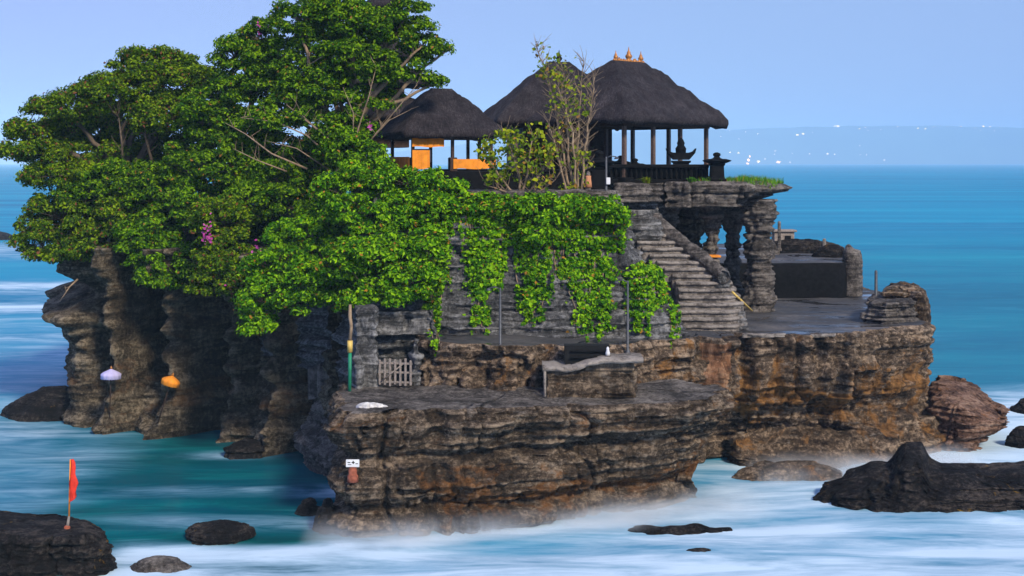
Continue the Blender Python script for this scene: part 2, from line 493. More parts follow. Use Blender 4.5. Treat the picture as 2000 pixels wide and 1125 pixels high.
# --- the cave cliff below the trees (left)
def prof_cave(px, d, z):
    o = np.full_like(px, -.5) - 1.0 * sstep(215, 330, px)
    deep = np.zeros_like(px)
    for c, w, a, zc, zw in ((188, 20, .8, 3.4, 2.6), (272, 17, 2.0, 5.4, 2.6), (300, 14, 1.2, 4.6, 2.6), (386, 17, 2.4, 4.0, 3.6), (470, 26, 2.2, 5.4, 2.6), (600, 26, 3.2, 4.4, 3.4), (650, 20, 2.6, 5.2, 3.0)):
        deep += a * np.exp(-np.abs((px + 7 * np.sin(z * 1.7 + c) - c) / w) ** 3) * bump1(z, zc, zw)
    o -= 1.5 * deep
    for c, w, a, ph in ((150, 34, .7, 0), (233, 20, 1.5, 1), (342, 25, 2.4, 2), (430, 15, 1.3, 4), (505, 22, .9, 5), (551, 21, 2.5, 3)):
        wob = 8 * np.sin(z * 1.1 + ph) + 3 * np.sin(z * 3.3 + ph)
        ww = w * (.85 + .35 * sstep(5.2, 7.5, z) + .35 * sstep(2.0, .4, z))
        o += a * np.exp(-np.abs((px + wob - c) / ww) ** 2.6) * (1 + .10 * np.sin(z * 5.1 + ph))
    o += .9 * sstep(2.3, 1.9, z) * bump1(px, 290, 22) + .8 * sstep(2.6, 1.4, z) * bump1(px, 480, 60)      # low blocks between the columns
    o += .9 * sstep(1.2, .2, z) * bump1(px, 330, 170)
    o += 1.3 * sstep(6.4, 8.2, z) * sstep(130, 230, px) * sstep(660, 560, px)
    o += 1.0 * bump1(px, 130, 60) * bump1(z, 4.95, .42) - 1.5 * bump1(px, 140, 70) * bump1(z, 6.25, .55) + .5 * bump1(px, 140, 60) * bump1(z, 7.4, .35) - .35 * sstep(3.9, 3.5, z) * bump1(px, 140, 60)
    return o
cave = loft('sea_cliff', [(140, 63.6), (205, 62.4), (330, 61.6), (450, 59.6), (570, 57.4), (650, 54.2), (690, 53.0), (740, 54.5), (860, 60), (860, 80), (420, 86), (140, 78)],
            -.6, 8.6, prof_cave, .12, .08, 11, M['cave_rock'], dict(h=.7, a_st=.13, a_big=.6, a_fine=.20, a_crack=.75, a_blk=.10), center=(X(480, 68), 68))
tag(cave, 'dark overhanging sea cliff with caves under the leafy trees', 'cliff', kind='structure')

# --- the temple mound carrying the creepers
def prof_mound(px, d, z):
    t = np.clip((z - 5.6) / 5.7, 0, 1)
    return -.9 * t - 1.9 * sstep(7.4, 9.6, z) * sstep(1225, 1300, px) * sstep(60, 56, d) + .35 * sstep(6.7, 6.0, z) + .25 * np.sin(px * .035 + 1.0) - .35 * sstep(10.0, 11.0, z) * bump1(px, 1150, 120)
mound = loft('temple_mound', [(640, 56.5), (690, 52.6), (740, 51.9), (830, 51.6), (1000, 51.7), (1150, 51.9), (1250, 52.6), (1316, 53.7), (1312, 55.2), (1268, 57.6), (1240, 60.0), (1290, 61.6), (1335, 64), (1360, 67), (1352, 76), (1250, 84), (800, 86), (420, 84), (250, 78), (260, 68), (450, 64.5)],
             3.6, lambda x, y: 11.15 + 0 * x - 1.3 * sstep(-5, -15, x), prof_mound, .11, .075, 23, M['wall_rock'], dict(h=.42, a_st=.20, a_big=.30, a_fine=.13, a_crack=.30), center=(X(850, 68), 68))
tag(mound, 'grey layered temple mound draped with green creepers', 'mound', kind='structure')

# --- the walking terrace on the right with the path in front of the mound
def terr_top(x, y):
    px = 1000 + x / y * F
    return np.interp(px, [820, 1000, 1250, 1420, 1800], [5.88, 5.80, 5.58, 5.45, 5.45]) + .08 * sstep(1650, 1760, px)
def prof_terr(px, d, z):
    o = .15 * np.sin(px * .021) + .1 * np.sin(px * .057 + 1)
    right = sstep(1290, 1380, px)
    o += right * (.30 * bump1(z, 5.2, .3) + .22 * bump1(z, 3.9, .35) - .9 * bump1(z, 2.2, .45) * bump1(px, 1640, 130) - 1.5 * sstep(2.9, .9, z) * sstep(1760, 1620, px))
    o += right * .22 * np.sin(px * .11 + 2 * np.sin(px * .031)) * sstep(1.8, 3.2, z)      # upright flutes
    o += .55 * bump1(px, 1408, 38) * sstep(2.0, 3.4, z)
    o -= .35 * bump1(px, 1452, 16)
    o -= .30 * bump1(z, 4.9, .25) * bump1(px, 960, 130)
    return o
terrace = loft('rock_terrace', [(818, 49.0), (950, 48.6), (1100, 48.5), (1185, 49.3), (1250, 51.0), (1340, 52.6), (1450, 54.2), (1560, 54.5), (1690, 55.0), (1790, 56.8), (1822, 59.8), (1808, 64), (1745, 70), (1690, 76), (1640, 84), (1000, 86), (820, 80), (800, 55)],
               -.6, terr_top, prof_terr, .10, .065, 37, M['terrace_rock'], dict(h=.9, a_st=.15, a_big=.32, a_fine=.18, a_crack=.50, a_blk=.18), capmat=M['wet_floor'], cap_amp=.05, center=(X(1400, 66), 66), ncap=30)
tag(terrace, 'layered brown rock terrace with stained cliff face', 'rock terrace', kind='structure')

# --- the rock platform in front
def block_top(x, y):
    px = 1000 + x / y * F
    return 4.12 - .16 * sstep(900, 1300, px) + .12 * sstep(47, 49, y)
def prof_block(px, d, z):
    o = .12 * np.sin(px * .03)
    r = sstep(1000, 1420, px)
    o += r * (1.5 * sstep(.5, 3.5, z) - .95)
    o -= .45 * bump1(z, 2.55, .20) * (1 - r) + .3 * bump1(z, .9, .25)
    o += .30 * bump1(z, 1.55, .35) * bump1(px, 900, 330) + .25 * sstep(.9, .3, z)
    o += .25 * bump1(z, 3.7, .3)
    return o
block = loft('rock_platform', [(655, 44.9), (690, 44.3), (800, 44.4), (960, 45.3), (1120, 46.4), (1260, 47.4), (1345, 48.2), (1400, 49.4), (1390, 50.6), (1200, 52), (850, 52), (700, 51.5), (655, 49)],
             -.6, block_top, prof_block, .09, .06, 53, M['block_rock'], dict(h=.75, a_st=.18, a_big=.40, a_fine=.19, a_crack=.55, a_blk=.18), cap_amp=.16, center=(X(1000, 48.6), 48.6), capmat=M['slab_rock'])
tag(block, 'broad layered rock platform in front of the temple mound', 'rock platform', kind='structure')
def prof_sh(px, d, z): return -1.0 * sstep(1.0, 3.9, z) + .5 * bump1(z, .8, .5)
shoulder = loft('rock_shoulder', [(590, 56.2), (612, 54.6), (650, 52.8), (700, 50.2), (750, 49.6), (750, 53.5), (660, 58), (600, 58)],
                -.6, lambda x, y: 4.35 - 1.9 * sstep(715, 600, 1000 + x / y * F), prof_sh, .13, .10, 59, M['slab_rock'], dict(h=.4, a_st=.2, a_big=.35, a_fine=.12, a_crack=.3), cap_amp=.2)
tag(shoulder, 'sloping grey rock shoulder left of the rock platform', 'rock shoulder', kind='structure')

# --- low shelf at the foot of the terrace, awash
def prof_shelf(px, d, z): return -.9 * sstep(-.2, 1.3, z) + .3 * np.sin(px * .04)
shelf = loft('rock_shelf', [(1402, 55.2), (1450, 54.6), (1560, 54.0), (1640, 54.2), (1730, 54.6), (1800, 55.4), (1880, 57.0), (1870, 61), (1700, 61), (1400, 60)],
             -.6, lambda x, y: .30 + 1.1 * sstep(54.3, 56.2, y) + 0 * x, prof_shelf, .16, .10, 61, M['terrace_rock'], dict(h=.34, a_st=.24, a_big=.5, a_fine=.2, a_crack=.4, a_blk=.2), cap_amp=.5, ncap=30)
tag(shelf, 'low brown rock shelf awash at the foot of the terrace', 'rock shelf', kind='structure')

# --- platform behind the terrace
back = loft('back_terrace', [(1395, 69.2), (1500, 69.0), (1652, 69.2), (1672, 72), (1660, 80), (1600, 86), (1330, 86), (1340, 72)],
            4.5, 7.25, None, .25, .2, 67, M['dark_stone'], dict(h=.9, a_st=.03, a_big=.05, a_fine=.03, a_crack=.03), capmat=M['wet_floor'], cap_amp=.05)
tag(back, 'dark wet platform behind the rock terrace', 'platform', kind='structure')

# --- boulders and reefs, each one a thing
def boulder(name, label, cat, cx, d, rx, ry, h, mat, seed, knobs=(), zb=-.35, lean=0.0, pw=2.2, rough=1.0, group=None, kind=None, res=1.0, flat=0.0):
    """cx centre pixel, d distance; rx, ry half sizes in metres, h height"""
    x0, y0 = X(cx, d), d
    na = int(150 * res); nr = int(70 * res)
    A = np.linspace(0, 2 * np.pi, na, endpoint=False)
    V = []
    for j in range(nr + 1):
        ph = (j / nr) * np.pi / 2
        rr = np.cos(ph) ** (2 / pw); zz = np.sin(ph) ** (2 / pw)
        if j == nr: rr = .004
        x = np.cos(A) * rx * rr; y = np.sin(A) * ry * rr
        z = np.full(na, zb + (h - zb) * zz)
        for kx, ky, kr, kh in knobs:
            z = z + kh * np.exp(-(((x - kx) / kr) ** 2 + ((y - ky) / kr) ** 2) ** 1.5)
        P = np.stack([x + x0, y + y0, z], -1)
        o = rough * (.28 * min(rx, 2.5) * fbm(P * (.8, .8, .8) / max(.45, min(rx, 2) * .5), 3, seed) + .11 * strata(P[:, 0], P[:, 1], z, .28, seed, .2) + .12 * fbm(P * 3, 5, seed + 5, .6) - .08 * np.abs(fbm(P * 5, 3, seed + 8)) + .06 * blocks(P[:, 0], P[:, 1], z, .22, .5, seed))
        o = np.clip(o, -.5 * rx, .5 * rx)
        s = 1 + o / max(rx, ry)
        x = x * s + lean * z; y = y * (1 + o / ry)
        z = z + (z - zb) * .35 * o - flat * np.maximum(0, z - .8 * h)
        V.append(np.column_stack([x, y, z]))
    V = np.vstack(V); a = np.arange(na); b = (a + 1) % na
    Fs = np.vstack([np.column_stack([i * na + a, i * na + b, (i + 1) * na + b, (i + 1) * na + a]) for i in range(nr)])
    o = link(name, np_mesh(name, V, Fs), mat, None, (x0, y0, 0))
    return tag(o, label, cat, group, kind)

o = loft('sea_boulder', [(1585, 49.2), (1660, 48.4), (1760, 48.0), (1900, 48.1), (2060, 48.6), (2120, 50.2), (2040, 52), (1880, 52.2), (1740, 51.4), (1640, 50.4)], -.5,
         lambda x, y: np.interp(1000 + x / y * F, [1570, 1640, 1700, 1738, 1754, 1770, 1800, 1816, 1838, 2000, 2100], [.05, .60, 1.05, 1.00, 1.55, 1.82, 1.80, 1.22, 1.02, 1.05, .6]) - .5 * sstep(50.6, 52, y) - .35 * sstep(49.3, 48.2, y),
         lambda px, d, z: .6 * sstep(.9, -.1, z) * sstep(1600, 1750, px), .08, .04, 5, M['black_rock'], dict(h=.34, a_st=.14, a_big=.45, a_fine=.26, a_crack=.35, a_blk=.14), loc=(X(1840, 50), 50, 0), ncap=34, cap_amp=.32, smooth=.3, center=(X(1800, 49.9), 49.9))
tag(o, 'long black rock with a knob and yellow spots in the surf', 'boulder')
o = loft('sea_boulder', [(-110, 41.6), (20, 39.7), (170, 39.8), (219, 40.5), (214, 41.8), (120, 42.6), (-110, 43.0)], -.5, lambda x, y: 1.24 - .30 * sstep(150, 222, 1000 + x / y * F), lambda px, d, z: .25 * sstep(.7, .0, z), .07, .05, 8, M['black_rock'],
         dict(h=.4, a_st=.12, a_big=.3, a_fine=.2, a_crack=.3, a_blk=.1), loc=(X(85, 41), 41, 0), smooth=.3, ncap=20, cap_amp=.18)
tag(o, 'flat topped dark rock carrying the red flag', 'boulder')
boulder('sea_boulder', 'smooth dark rounded rock between the flag rock and the platform', 'boulder', 428, 44.3, 1.15, .9, .56, M['black_rock'], 12, pw=3.0, rough=.8)
boulder('sea_boulder', 'low pale brown rock half drowned in foam beside the flag rock', 'boulder', 312, 41.0, 1.15, .8, .34, M['slab_rock'], 15, pw=2.0, rough=.5)
boulder('sea_boulder', 'small dark pointed rock left of the platform foot', 'boulder', 606, 47.6, .62, .5, .5, M['black_rock'], 19, pw=1.7, rough=.9)
boulder('sea_boulder', 'black rock leaning against the platform foot', 'boulder', 640, 45.6, .5, .8, 1.0, M['black_rock'], 22, pw=1.8, rough=.9)
boulder('sea_boulder', 'low dark rock in the cove below the cave cliff', 'boulder', 485, 57.0, 1.2, .8, .65, M['black_rock'], 27, pw=1.9, rough=.9)
boulder('sea_boulder', 'long low dark rock behind the left end of the cave cliff', 'boulder', 105, 66.0, 2.7, 2.0, 1.45, M['black_rock'], 29, pw=1.7, rough=.5)
def prof_red(px, d, z): return -.9 * sstep(1.3, .2, z) * sstep(1880, 1960, px) + .5 * bump1(z, 1.2, .5) * sstep(1840, 1900, px) + .5 * sstep(.9, .1, z) * sstep(1900, 1820, px)
o = loft('sea_boulder', [(1812, 58.6), (1850, 57.4), (1900, 56.9), (1932, 57.6), (1948, 59.5), (1935, 62), (1890, 64.5), (1815, 64.5)], -.6,
         lambda x, y: np.interp(1000 + x / y * F, [1815, 1850, 1905, 1965], [2.0, 2.0, 1.75, .95]) + .25 * sstep(58, 62, y), prof_red, .10, .06, 33, M['red_rock'], dict(h=.34, a_st=.20, a_big=.45, a_fine=.18, a_crack=.35, a_blk=.14), loc=(X(1890, 60), 60, 0), ncap=26, cap_amp=.3, smooth=.3)
tag(o, 'wide tilted reddish rock slab at the right end of the terrace', 'boulder')
boulder('sea_boulder', 'dark rock at the right edge beside the reddish slab', 'boulder', 1996, 58.6, .8, .7, .85, M['black_rock'], 36, pw=1.8, rough=.8)
boulder('sea_boulder', 'small dark rock in the white foam far right', 'boulder', 2004, 67.0, .8, .8, .65, M['black_rock'], 39, pw=1.8, rough=.8)
boulder('sea_boulder', 'thin dark reef streak below the platform', 'reef', 1335, 45.4, 2.5, .45, .05, M['black_rock'], 41, [(-1.2, 0, .35, .07), (.4, 0, .3, .09), (1.5, .1, .3, .07)], zb=-.20, pw=1.6, rough=1.3)
boulder('sea_boulder', 'short greenish reef streak near the bottom edge', 'reef', 1360, 42.7, 1.2, .3, .05, M['black_rock'], 43, [(.2, 0, .3, .05)], zb=-.2, pw=1.6, rough=1.3)
boulder('sea_boulder', 'rounded brown rock under the veil of falling water', 'boulder', 1545, 53.0, 2.3, 1.0, .62, M['terrace_rock'], 47, pw=2.2, rough=1.0)
for nm_, lab_, fp_, zt_, sd_, mt_ in (('rim_boulder', 'low layered grey ledge on the right rim of the terrace', [(1684, 58.6), (1730, 57.6), (1788, 58.2), (1800, 60.5), (1770, 63), (1700, 62)], 6.42, 51, 'slab_rock'),
                                  ('rim_boulder', 'small stepped slab lying on the rim ledge by the metal post', [(1722, 59.6), (1770, 59.4), (1792, 60.6), (1770, 62.4), (1728, 62)], 6.86, 54, 'terrace_rock')):
    o = loft(nm_, fp_, 5.2, zt_, None, .08, .05, sd_, M[mt_], dict(h=.3, a_st=.16, a_big=.35, a_fine=.16, a_crack=.3, a_blk=.14), loc=(X(1740, 60), 60, 5.3), smooth=.25, ncap=14, cap_amp=.18)
    tag(o, lab_, 'boulder')
boulder('rim_boulder', 'dark layered boulder forming the outer corner of the terrace', 'boulder', 1776, 61.0, .72, 2.2, 7.05, M['terrace_rock'], 52, zb=4.4, pw=3.4, rough=.8)
boulder('rim_boulder', 'tall rounded stone at the end of the black sea wall', 'boulder', 1664, 70.0, .55, .6, 7.95, M['slab_rock'], 55, zb=5.5, pw=5.0, rough=.3, knobs=[(-.2, 0, .22, .25)])
boulder('distant_reef', 'dark distant reef at the left edge of the sea', 'reef', -40, 215, 7, 3, 1.6, M['black_rock'], 57, pw=1.8, rough=.4)

# rough rocks along the back platform
boulder('rim_boulder', 'long dark ridge of rocks behind the back platform', 'boulder', 1560, 77.5, 3.1, .8, 8.15, M['black_rock'], 71, zb=7.0, pw=1.7, rough=.7)
boulder('rim_boulder', 'dark rocks between the hut and the sea wall stone', 'boulder', 1625, 74.0, 1.3, .7, 7.95, M['black_rock'], 72, zb=7.0, pw=1.7, rough=.8)
boulder('rim_boulder', 'pale pointed rock left of the small hut', 'boulder', 1505, 76.0, .55, .4, 8.15, M['slab_rock'], 73, zb=7.0, pw=1.5, rough=.6)

ROCK_BVH = bvh_of([cave, mound, terrace, block, shoulder])

# ---------------------------------------------------------------- sea
def sea_mat():
    t = NT('sea_water')
    foam = t.attr('foam'); green = t.attr('green')
    s1 = t.noise(t.pos((.16, .62, 1)), 1.0, 7, .62, .9)
    s2 = t.noise(t.pos((.55, 2.6, 1)), 1.0, 6, .65, .5)
    far = t.noise(t.pos((.004, .045, 1)), 1.0, 7, .62, .3)
    rip = t.noise(t.pos((.9, 3.2, 1)), 1.0, 5, .6, .3)
    deep = t.ramp(far, [(.32, (.0, .165, .31)), (.5, (.0, .235, .40)), (.7, (.004, .33, .47))])
    gn = t.ramp(s1, [(.32, (.0, .018, .008)), (.50, (.0, .046, .025)), (.72, (.003, .14, .10))])
    deep = t.mix(green, deep, gn)
    k = t.math('ADD', t.math('MULTIPLY', s1, .74), t.math('MULTIPLY', s2, .26))
    k = t.math('SUBTRACT', k, .49)
    fm = t.math('ADD', foam, t.math('MULTIPLY', k, t.math('MULTIPLY', t.math('MULTIPLY', foam, t.math('SUBTRACT', 1.30, foam)), 5.4)), clamp=True)
    veil = t.mix(fm, (.11, .31, .47), (.54, .69, .80))
    c = t.mix(t.ramp(fm, [(.04, 0.), (.5, .72), (.9, 1.)]), deep, veil)
    h = t.math('ADD', t.math('MULTIPLY', s1, 1.0), t.math('MULTIPLY', rip, .25))
    nm = t.bump(h, .30, .12)
    df = t.n('BsdfDiffuse'); t.put(df.inputs['Color'], c); t.l(nm, df.inputs['Normal'])
    gl = t.n('BsdfGlossy'); gl.inputs['Roughness'].default_value = .22; t.l(nm, gl.inputs['Normal'])
    fr = t.n('Fresnel'); fr.inputs['IOR'].default_value = 1.33
    k2 = t.math('MULTIPLY', t.math('MINIMUM', t.math('MULTIPLY', fr.outputs[0], .5), .14), t.math('SUBTRACT', 1.0, fm))   # wind-ruffled water mirrors little
    ms = t.n('MixShader'); t.l(k2, ms.inputs[0]); t.l(df.outputs[0], ms.inputs[1]); t.l(gl.outputs[0], ms.inputs[2])
    return t.done(ms.outputs[0])
M['sea'] = sea_mat()

def sea_masks(x, y):
    """foam and green-water masks in place: where the surf breaks round this rock"""
    n = fbm(np.stack([x * .10, y * .22, x * 0], -1), 4, 300)
    n2 = fbm(np.stack([x * .22, y * .75, x * 0], -1), 4, 310)
    n3 = fbm(np.stack([x * .05, y * .35, x * 0], -1), 3, 320)
    foam = np.zeros_like(x)
    # milky surf in front and to the right of the platform
    zone = sstep(-7.6, -4.6, x - .10 * (y - 44) + .9 * n) * sstep(55.5, 52.0, y - .24 * x + .8 * n)
    foam = np.maximum(foam, zone * (.60 + .55 * n2 + .22 * n3))
    # bright band hugging the platform foot, then darker troughs towards the viewer
    edge = 44.0 + .34 * np.clip(x + 6, 0, 14)
    foam = np.maximum(foam, .92 * np.exp(-((y - (edge - 1.1) - .5 * n) / 1.0) ** 2) * sstep(-7.5, -5, x) * sstep(13, 8, x))
    foam = np.maximum(foam, .95 * np.exp(-((y - 50.8 - .3 * n) / 1.3) ** 2) * np.exp(-((x - 8.2) / 1.6) ** 2))
    foam = foam - .45 * np.exp(-((y - 39.6 - .8 * n) / 1.3) ** 2) * sstep(-3, 2, x)
    foam = np.maximum(foam, .85 * sstep(6.6, 8.2, x) * sstep(55.5, 52, y - .35 * (x - 9)) * sstep(46, 49, y) * (.85 + .4 * n2))
    # veil of foam at the bottom left, round the flag rock
    foam = np.maximum(foam, .82 * sstep(43.6, 42.3, y + .7 * n + .05 * x) * sstep(-14.0, -12, x) * (.9 + .4 * n2))
    # bands of foam and clear green water in the cove left of the platform
    foam = np.maximum(foam, .85 * np.exp(-((y - 50.3 - .35 * n - .04 * (x + 7)) / .75) ** 2) * np.exp(-((x + 5.9) / 2.2) ** 2) * (1 + .3 * n2))
    foam = np.maximum(foam, .34 * np.exp(-((y - 50.8 - .5 * n) / .8) ** 2) * sstep(-18, -13, x) * sstep(-3, -6, x))
    foam = np.maximum(foam, .36 * np.exp(-((y - 46.4 - .5 * n) / 1.0) ** 2) * sstep(-17, -10, x) * sstep(-4, -6.5, x))
    foam = np.maximum(foam, .60 * np.exp(-((y - 46.8 - .4 * n) / 1.4) ** 2) * np.exp(-((x + 6.0) / 1.5) ** 2))
    foam = np.maximum(foam, .48 * np.exp(-((y - 57.0 - .3 * n) / .7) ** 2) * np.exp(-((x + 11.8) / 2.0) ** 2))
    # breakers right of the island
    foam = np.maximum(foam, (.90 + .3 * n2) * sstep(17.2, 19.5, x) * sstep(52, 56, y) * sstep(77, 66, y + 1.5 * n))
    foam = np.maximum(foam, .80 * sstep(15.5, 17, x) * sstep(59, 55, y) * sstep(50, 53, y))
    # pale slick and breakers on the open side (left)
    foam = np.maximum(foam, (.34 + .25 * n2) * sstep(-18.5, -21.5, x + .9 * n) * sstep(55, 58.5, y) * sstep(150, 90, y))
    foam = np.maximum(foam, .95 * np.exp(-((y - 134 - 3 * n) / 6) ** 2) * sstep(-34, -42, x) * (.8 + .5 * n2))
    foam = np.maximum(foam, .92 * np.exp(-((y - 115 - 2 * n) / 3.6) ** 2) * sstep(-30, -38, x))
    foam = np.maximum(foam, .45 * np.exp(-((y - 190 - 6 * n) / 20) ** 2) * sstep(-50, -60, x))
    foam = np.maximum(foam, .27 * sstep(-14.5, -19, x + n) * sstep(43, 46, y) * sstep(66, 60, y) * (.9 + .6 * n2))
    foam = np.maximum(foam, .03 + .04 * n + .05 * n2)
    green = sstep(-2, -6, x) * sstep(66, 61, y + .25 * (x + 15)) * (.85 + .3 * n) * (1 - .40 * sstep(-15, -20, x))
    green = np.maximum(green, .38 * sstep(10, 18, x) * sstep(300, 90, y))
    green = np.maximum(green, .6 * sstep(43, 40, y) * sstep(-4, 0, x))
    return np.clip(foam, 0, 1), np.clip(green, 0, 1)
def make_sea():
    ys = np.concatenate([np.linspace(-60, 24, 15), np.linspace(26, 78, 270), np.geomspace(78.5, 250, 110), np.geomspace(256, 9400, 60)])
    nu = 340
    rows = []; ms = []
    for y in ys:
        w = max(60, abs(y) * .62) + 30 if y > 26 else 90
        if y > 300: w = y * .9 + 200
        x = np.linspace(-w, w, nu)
        yy = np.full(nu, y)
        P = np.stack([x * .16, yy * .35, yy * 0], -1)
        z = .16 * fbm(P, 3, 400) * (1 if y < 300 else 0)
        rows.append(np.column_stack([x, yy, z])); f, g = sea_masks(x, yy); ms.append((f, g))
    V = np.vstack(rows); a = np.arange(nu - 1)
    Fs = np.vstack([np.column_stack([i * nu + a, i * nu + a + 1, (i + 1) * nu + a + 1, (i + 1) * nu + a]) for i in range(len(ys) - 1)])
    me = np_mesh('sea', V, Fs)
    for nm, k in (('foam', 0), ('green', 1)):
        at = me.attributes.new(nm, 'FLOAT', 'POINT')
        at.data.foreach_set('value', np.concatenate([m[k] for m in ms]).astype(np.float32))
    o = link('sea', me, M['sea'])
    tag(o, 'blue and teal sea smoothed by long exposure with milky surf', 'sea', kind='structure')
make_sea()

# ---------------------------------------------------------------- far hills across the bay
def hills():
    D = 9000.0
    n = 160; m = 14
    xs = np.linspace(X(700, D), X(2700, D), n)
    px = 1000 + xs / D * F
    ridge = np.interp(px, [700, 1100, 1380, 1440, 1560, 1650, 1800, 2000, 2300, 2700], [20, 60, 72, 70, 76, 78, 78, 76, 60, 20])
    hh = ridge / F * D + 6 * fbm(np.stack([xs * .004, xs * 0, xs * 0], -1), 4, 5)
    V = []
    for j in range(m + 1):
        t = j / m
        z = hh * np.sin(t * math.pi) ** .8 + (8 * fbm(np.stack([xs * .01, xs * 0 + t * 9, xs * 0], -1), 3, 6) if 0 < j < m else 0) - (2 if j in (0, m) else 0)
        V.append(np.column_stack([xs, np.full(n, D + t * 1000), z]))
    V = np.vstack(V); a = np.arange(n - 1)
    Fs = np.vstack([np.column_stack([i * n + a, i * n + a + 1, (i + 1) * n + a + 1, (i + 1) * n + a]) for i in range(m)])
    o = link('hills', np_mesh('hills', V, Fs), plain('hill_green', (.05, .09, .05), .95, .4, .004, 0))
    tag(o, 'low hazy hills across the bay', 'hills', kind='structure')
    return BVHTree.FromPolygons([tuple(v) for v in V], [tuple(f) for f in Fs])
HILL = hills()
# ---------------------------------------------------------------- thatched pavilions
def thatch_roof(wx, wy, ridge, h, thick, seed, rnd=.14, belly=.005):
    """hip roof: half sizes wx, wy at the eaves, ridge half length along x; z=0 is the underside of the eaves"""
    me_v = []; uv = []
    per = []
    def corner(cx, cy, a0):
        for k in range(7):
            a = a0 + k / 6 * math.pi / 2
            per.append((cx + rnd * math.cos(a), cy + rnd * math.sin(a)))
    corner(wx - rnd, wy - rnd, 0); corner(-wx + rnd, wy - rnd, math.pi / 2); corner(-wx + rnd, -wy + rnd, math.pi); corner(wx - rnd, -wy + rnd, 1.5 * math.pi)
    E = resample(per, .09, .05)
    n = len(E); R = np.column_stack([np.clip(E[:, 0], -ridge, ridge) * .98, E[:, 1] * .035])
    s = np.arange(n) / n * (4 * (wx + wy))
    rings = []; vv = []
    hang = .17 * fbm(np.column_stack([E * 1.6, np.zeros(n)]), 4, seed)      # ragged eave edge
    inner = E * np.array([(wx - .55) / wx, (wy - .55) / wy])
    rings.append(np.column_stack([inner, np.full(n, .30)])); vv.append(-.3)
    rings.append(np.column_stack([E * .985, hang])); vv.append(-.1)
    rings.append(np.column_stack([E * 1.004, thick * .5 + hang * .6])); vv.append(0)
    m = 26
    for j in range(m + 1):
        t = j / m
        xy = E * (1 - t) + R * t
        z = thick + (h - thick) * (t + belly * math.sin(math.pi * t)) - .10 * (1 - t) ** 8
        P = np.column_stack([xy, np.full(n, z)])
        dz = .20 * fbm(P * 1.1, 4, seed + 3) + .09 * fbm(P * 4.0, 4, seed + 6) - .05 * np.abs(fbm(P * np.array([3., 3., 6.]), 3, seed + 8))
        fade = min(1, (1 - t) * 6 + .25)
        P[:, 2] += dz * fade
        rings.append(P); vv.append(t + .05)
    V = np.vstack(rings); k = len(rings); a = np.arange(n); b = (a + 1) % n
    Fs = np.vstack([np.column_stack([i * n + a, i * n + b, (i + 1) * n + b, (i + 1) * n + a]) for i in range(k - 1)])
    # under-ceiling and ridge closure
    V = np.vstack([V, [[0, 0, .5]], [[0, 0, h + .02]]])
    me = np_mesh('roof', V, Fs)
    l = me.uv_layers.new(name='UVMap')
    U = np.tile(s, k); VV = np.repeat(vv, n) * max(wx, wy)
    idx = np.empty(len(me.loops), np.int32); me.loops.foreach_get('vertex_index', idx)
    U = np.append(U, [0, 0]); VV = np.append(VV, [0, 0])
    l.data.foreach_set('uv', np.column_stack([U[idx], VV[idx]]).astype(np.float32).ravel())
    return me
def finial_mesh(s):
    return MB().lathe((0, 0, 0), [(.16 * s, 0), (.20 * s, .06 * s), (.10 * s, .14 * s), (.19 * s, .26 * s), (.23 * s, .36 * s), (.12 * s, .50 * s), (.13 * s, .56 * s), (.05 * s, .70 * s), (.0 * s + .012, .92 * s)], 10)
def rot(x, y, a): return (x * math.cos(a) - y * math.sin(a), x * math.sin(a) + y * math.cos(a))

# right open pavilion, seen on its corner
def pavilion_open():
    d = 66.0; rz = math.radians(48)
    base = (X(1228, d), d, 11.55)
    r = empty('open_pavilion', base, 'open thatched pavilion with slim posts and golden roof ornaments at right', 'pavilion', 'thatched temple pavilions', rz)
    wx, wy = 4.25, 3.15
    zr = 14.25 - base[2]
    link('roof', thatch_roof(wx, wy, 1.30, 3.25, .45, 101), M['thatch'], r, (0, 0, zr))
    roof = r.children[0]
    for fx, s in ((-1.05, .55), (0, .82), (1.0, .65)):
        finial_mesh(s).build('roof_ornament', M['gold'], roof, (fx, 0, 3.22))
    rr = MB()
    random.seed(4)
    for k in range(16):
        x = -1.2 + 2.4 * k / 15
        rr.lathe((x, .05 * random.uniform(-1, 1), 3.2), [(.07, 0), (.09, .06), (.03, .14 + .1 * random.random())], 6)
    rr.build('ridge_crest', M['gold'], roof)
    # ring beam
    bx, by = wx - .85, wy - .85
    for sx in (-1, 1):
        MB().box((0, sx * by, zr + .06), (2 * bx + .4, .16, .24), bev=.015).build('beam', M['wood'], r)
        MB().box((sx * bx, 0, zr + .06), (.16, 2 * by - .17, .24), bev=.015).build('beam', M['wood'], r)
    MB().box((0, 0, .13), (2 * bx + .7, 2 * by + .7, .26), bev=.04).build('plinth', M['dark_stone'], r)
    for i in (-1, -.33, .33, 1):
        for j in (-1, 1):
            x, y = bx * i, by * j
            MB().box((x, y, (zr + .16) / 2), (.17, .17, zr - .24), bev=.03).build('post', M['post_wood'], r)
    for j in (0,):
        for i in (-1, 1):
            MB().box((bx * i, 0, (zr + .16) / 2), (.17, .17, zr - .24), bev=.03).build('post', M['post_wood'], r)
    return r
pavilion_open()

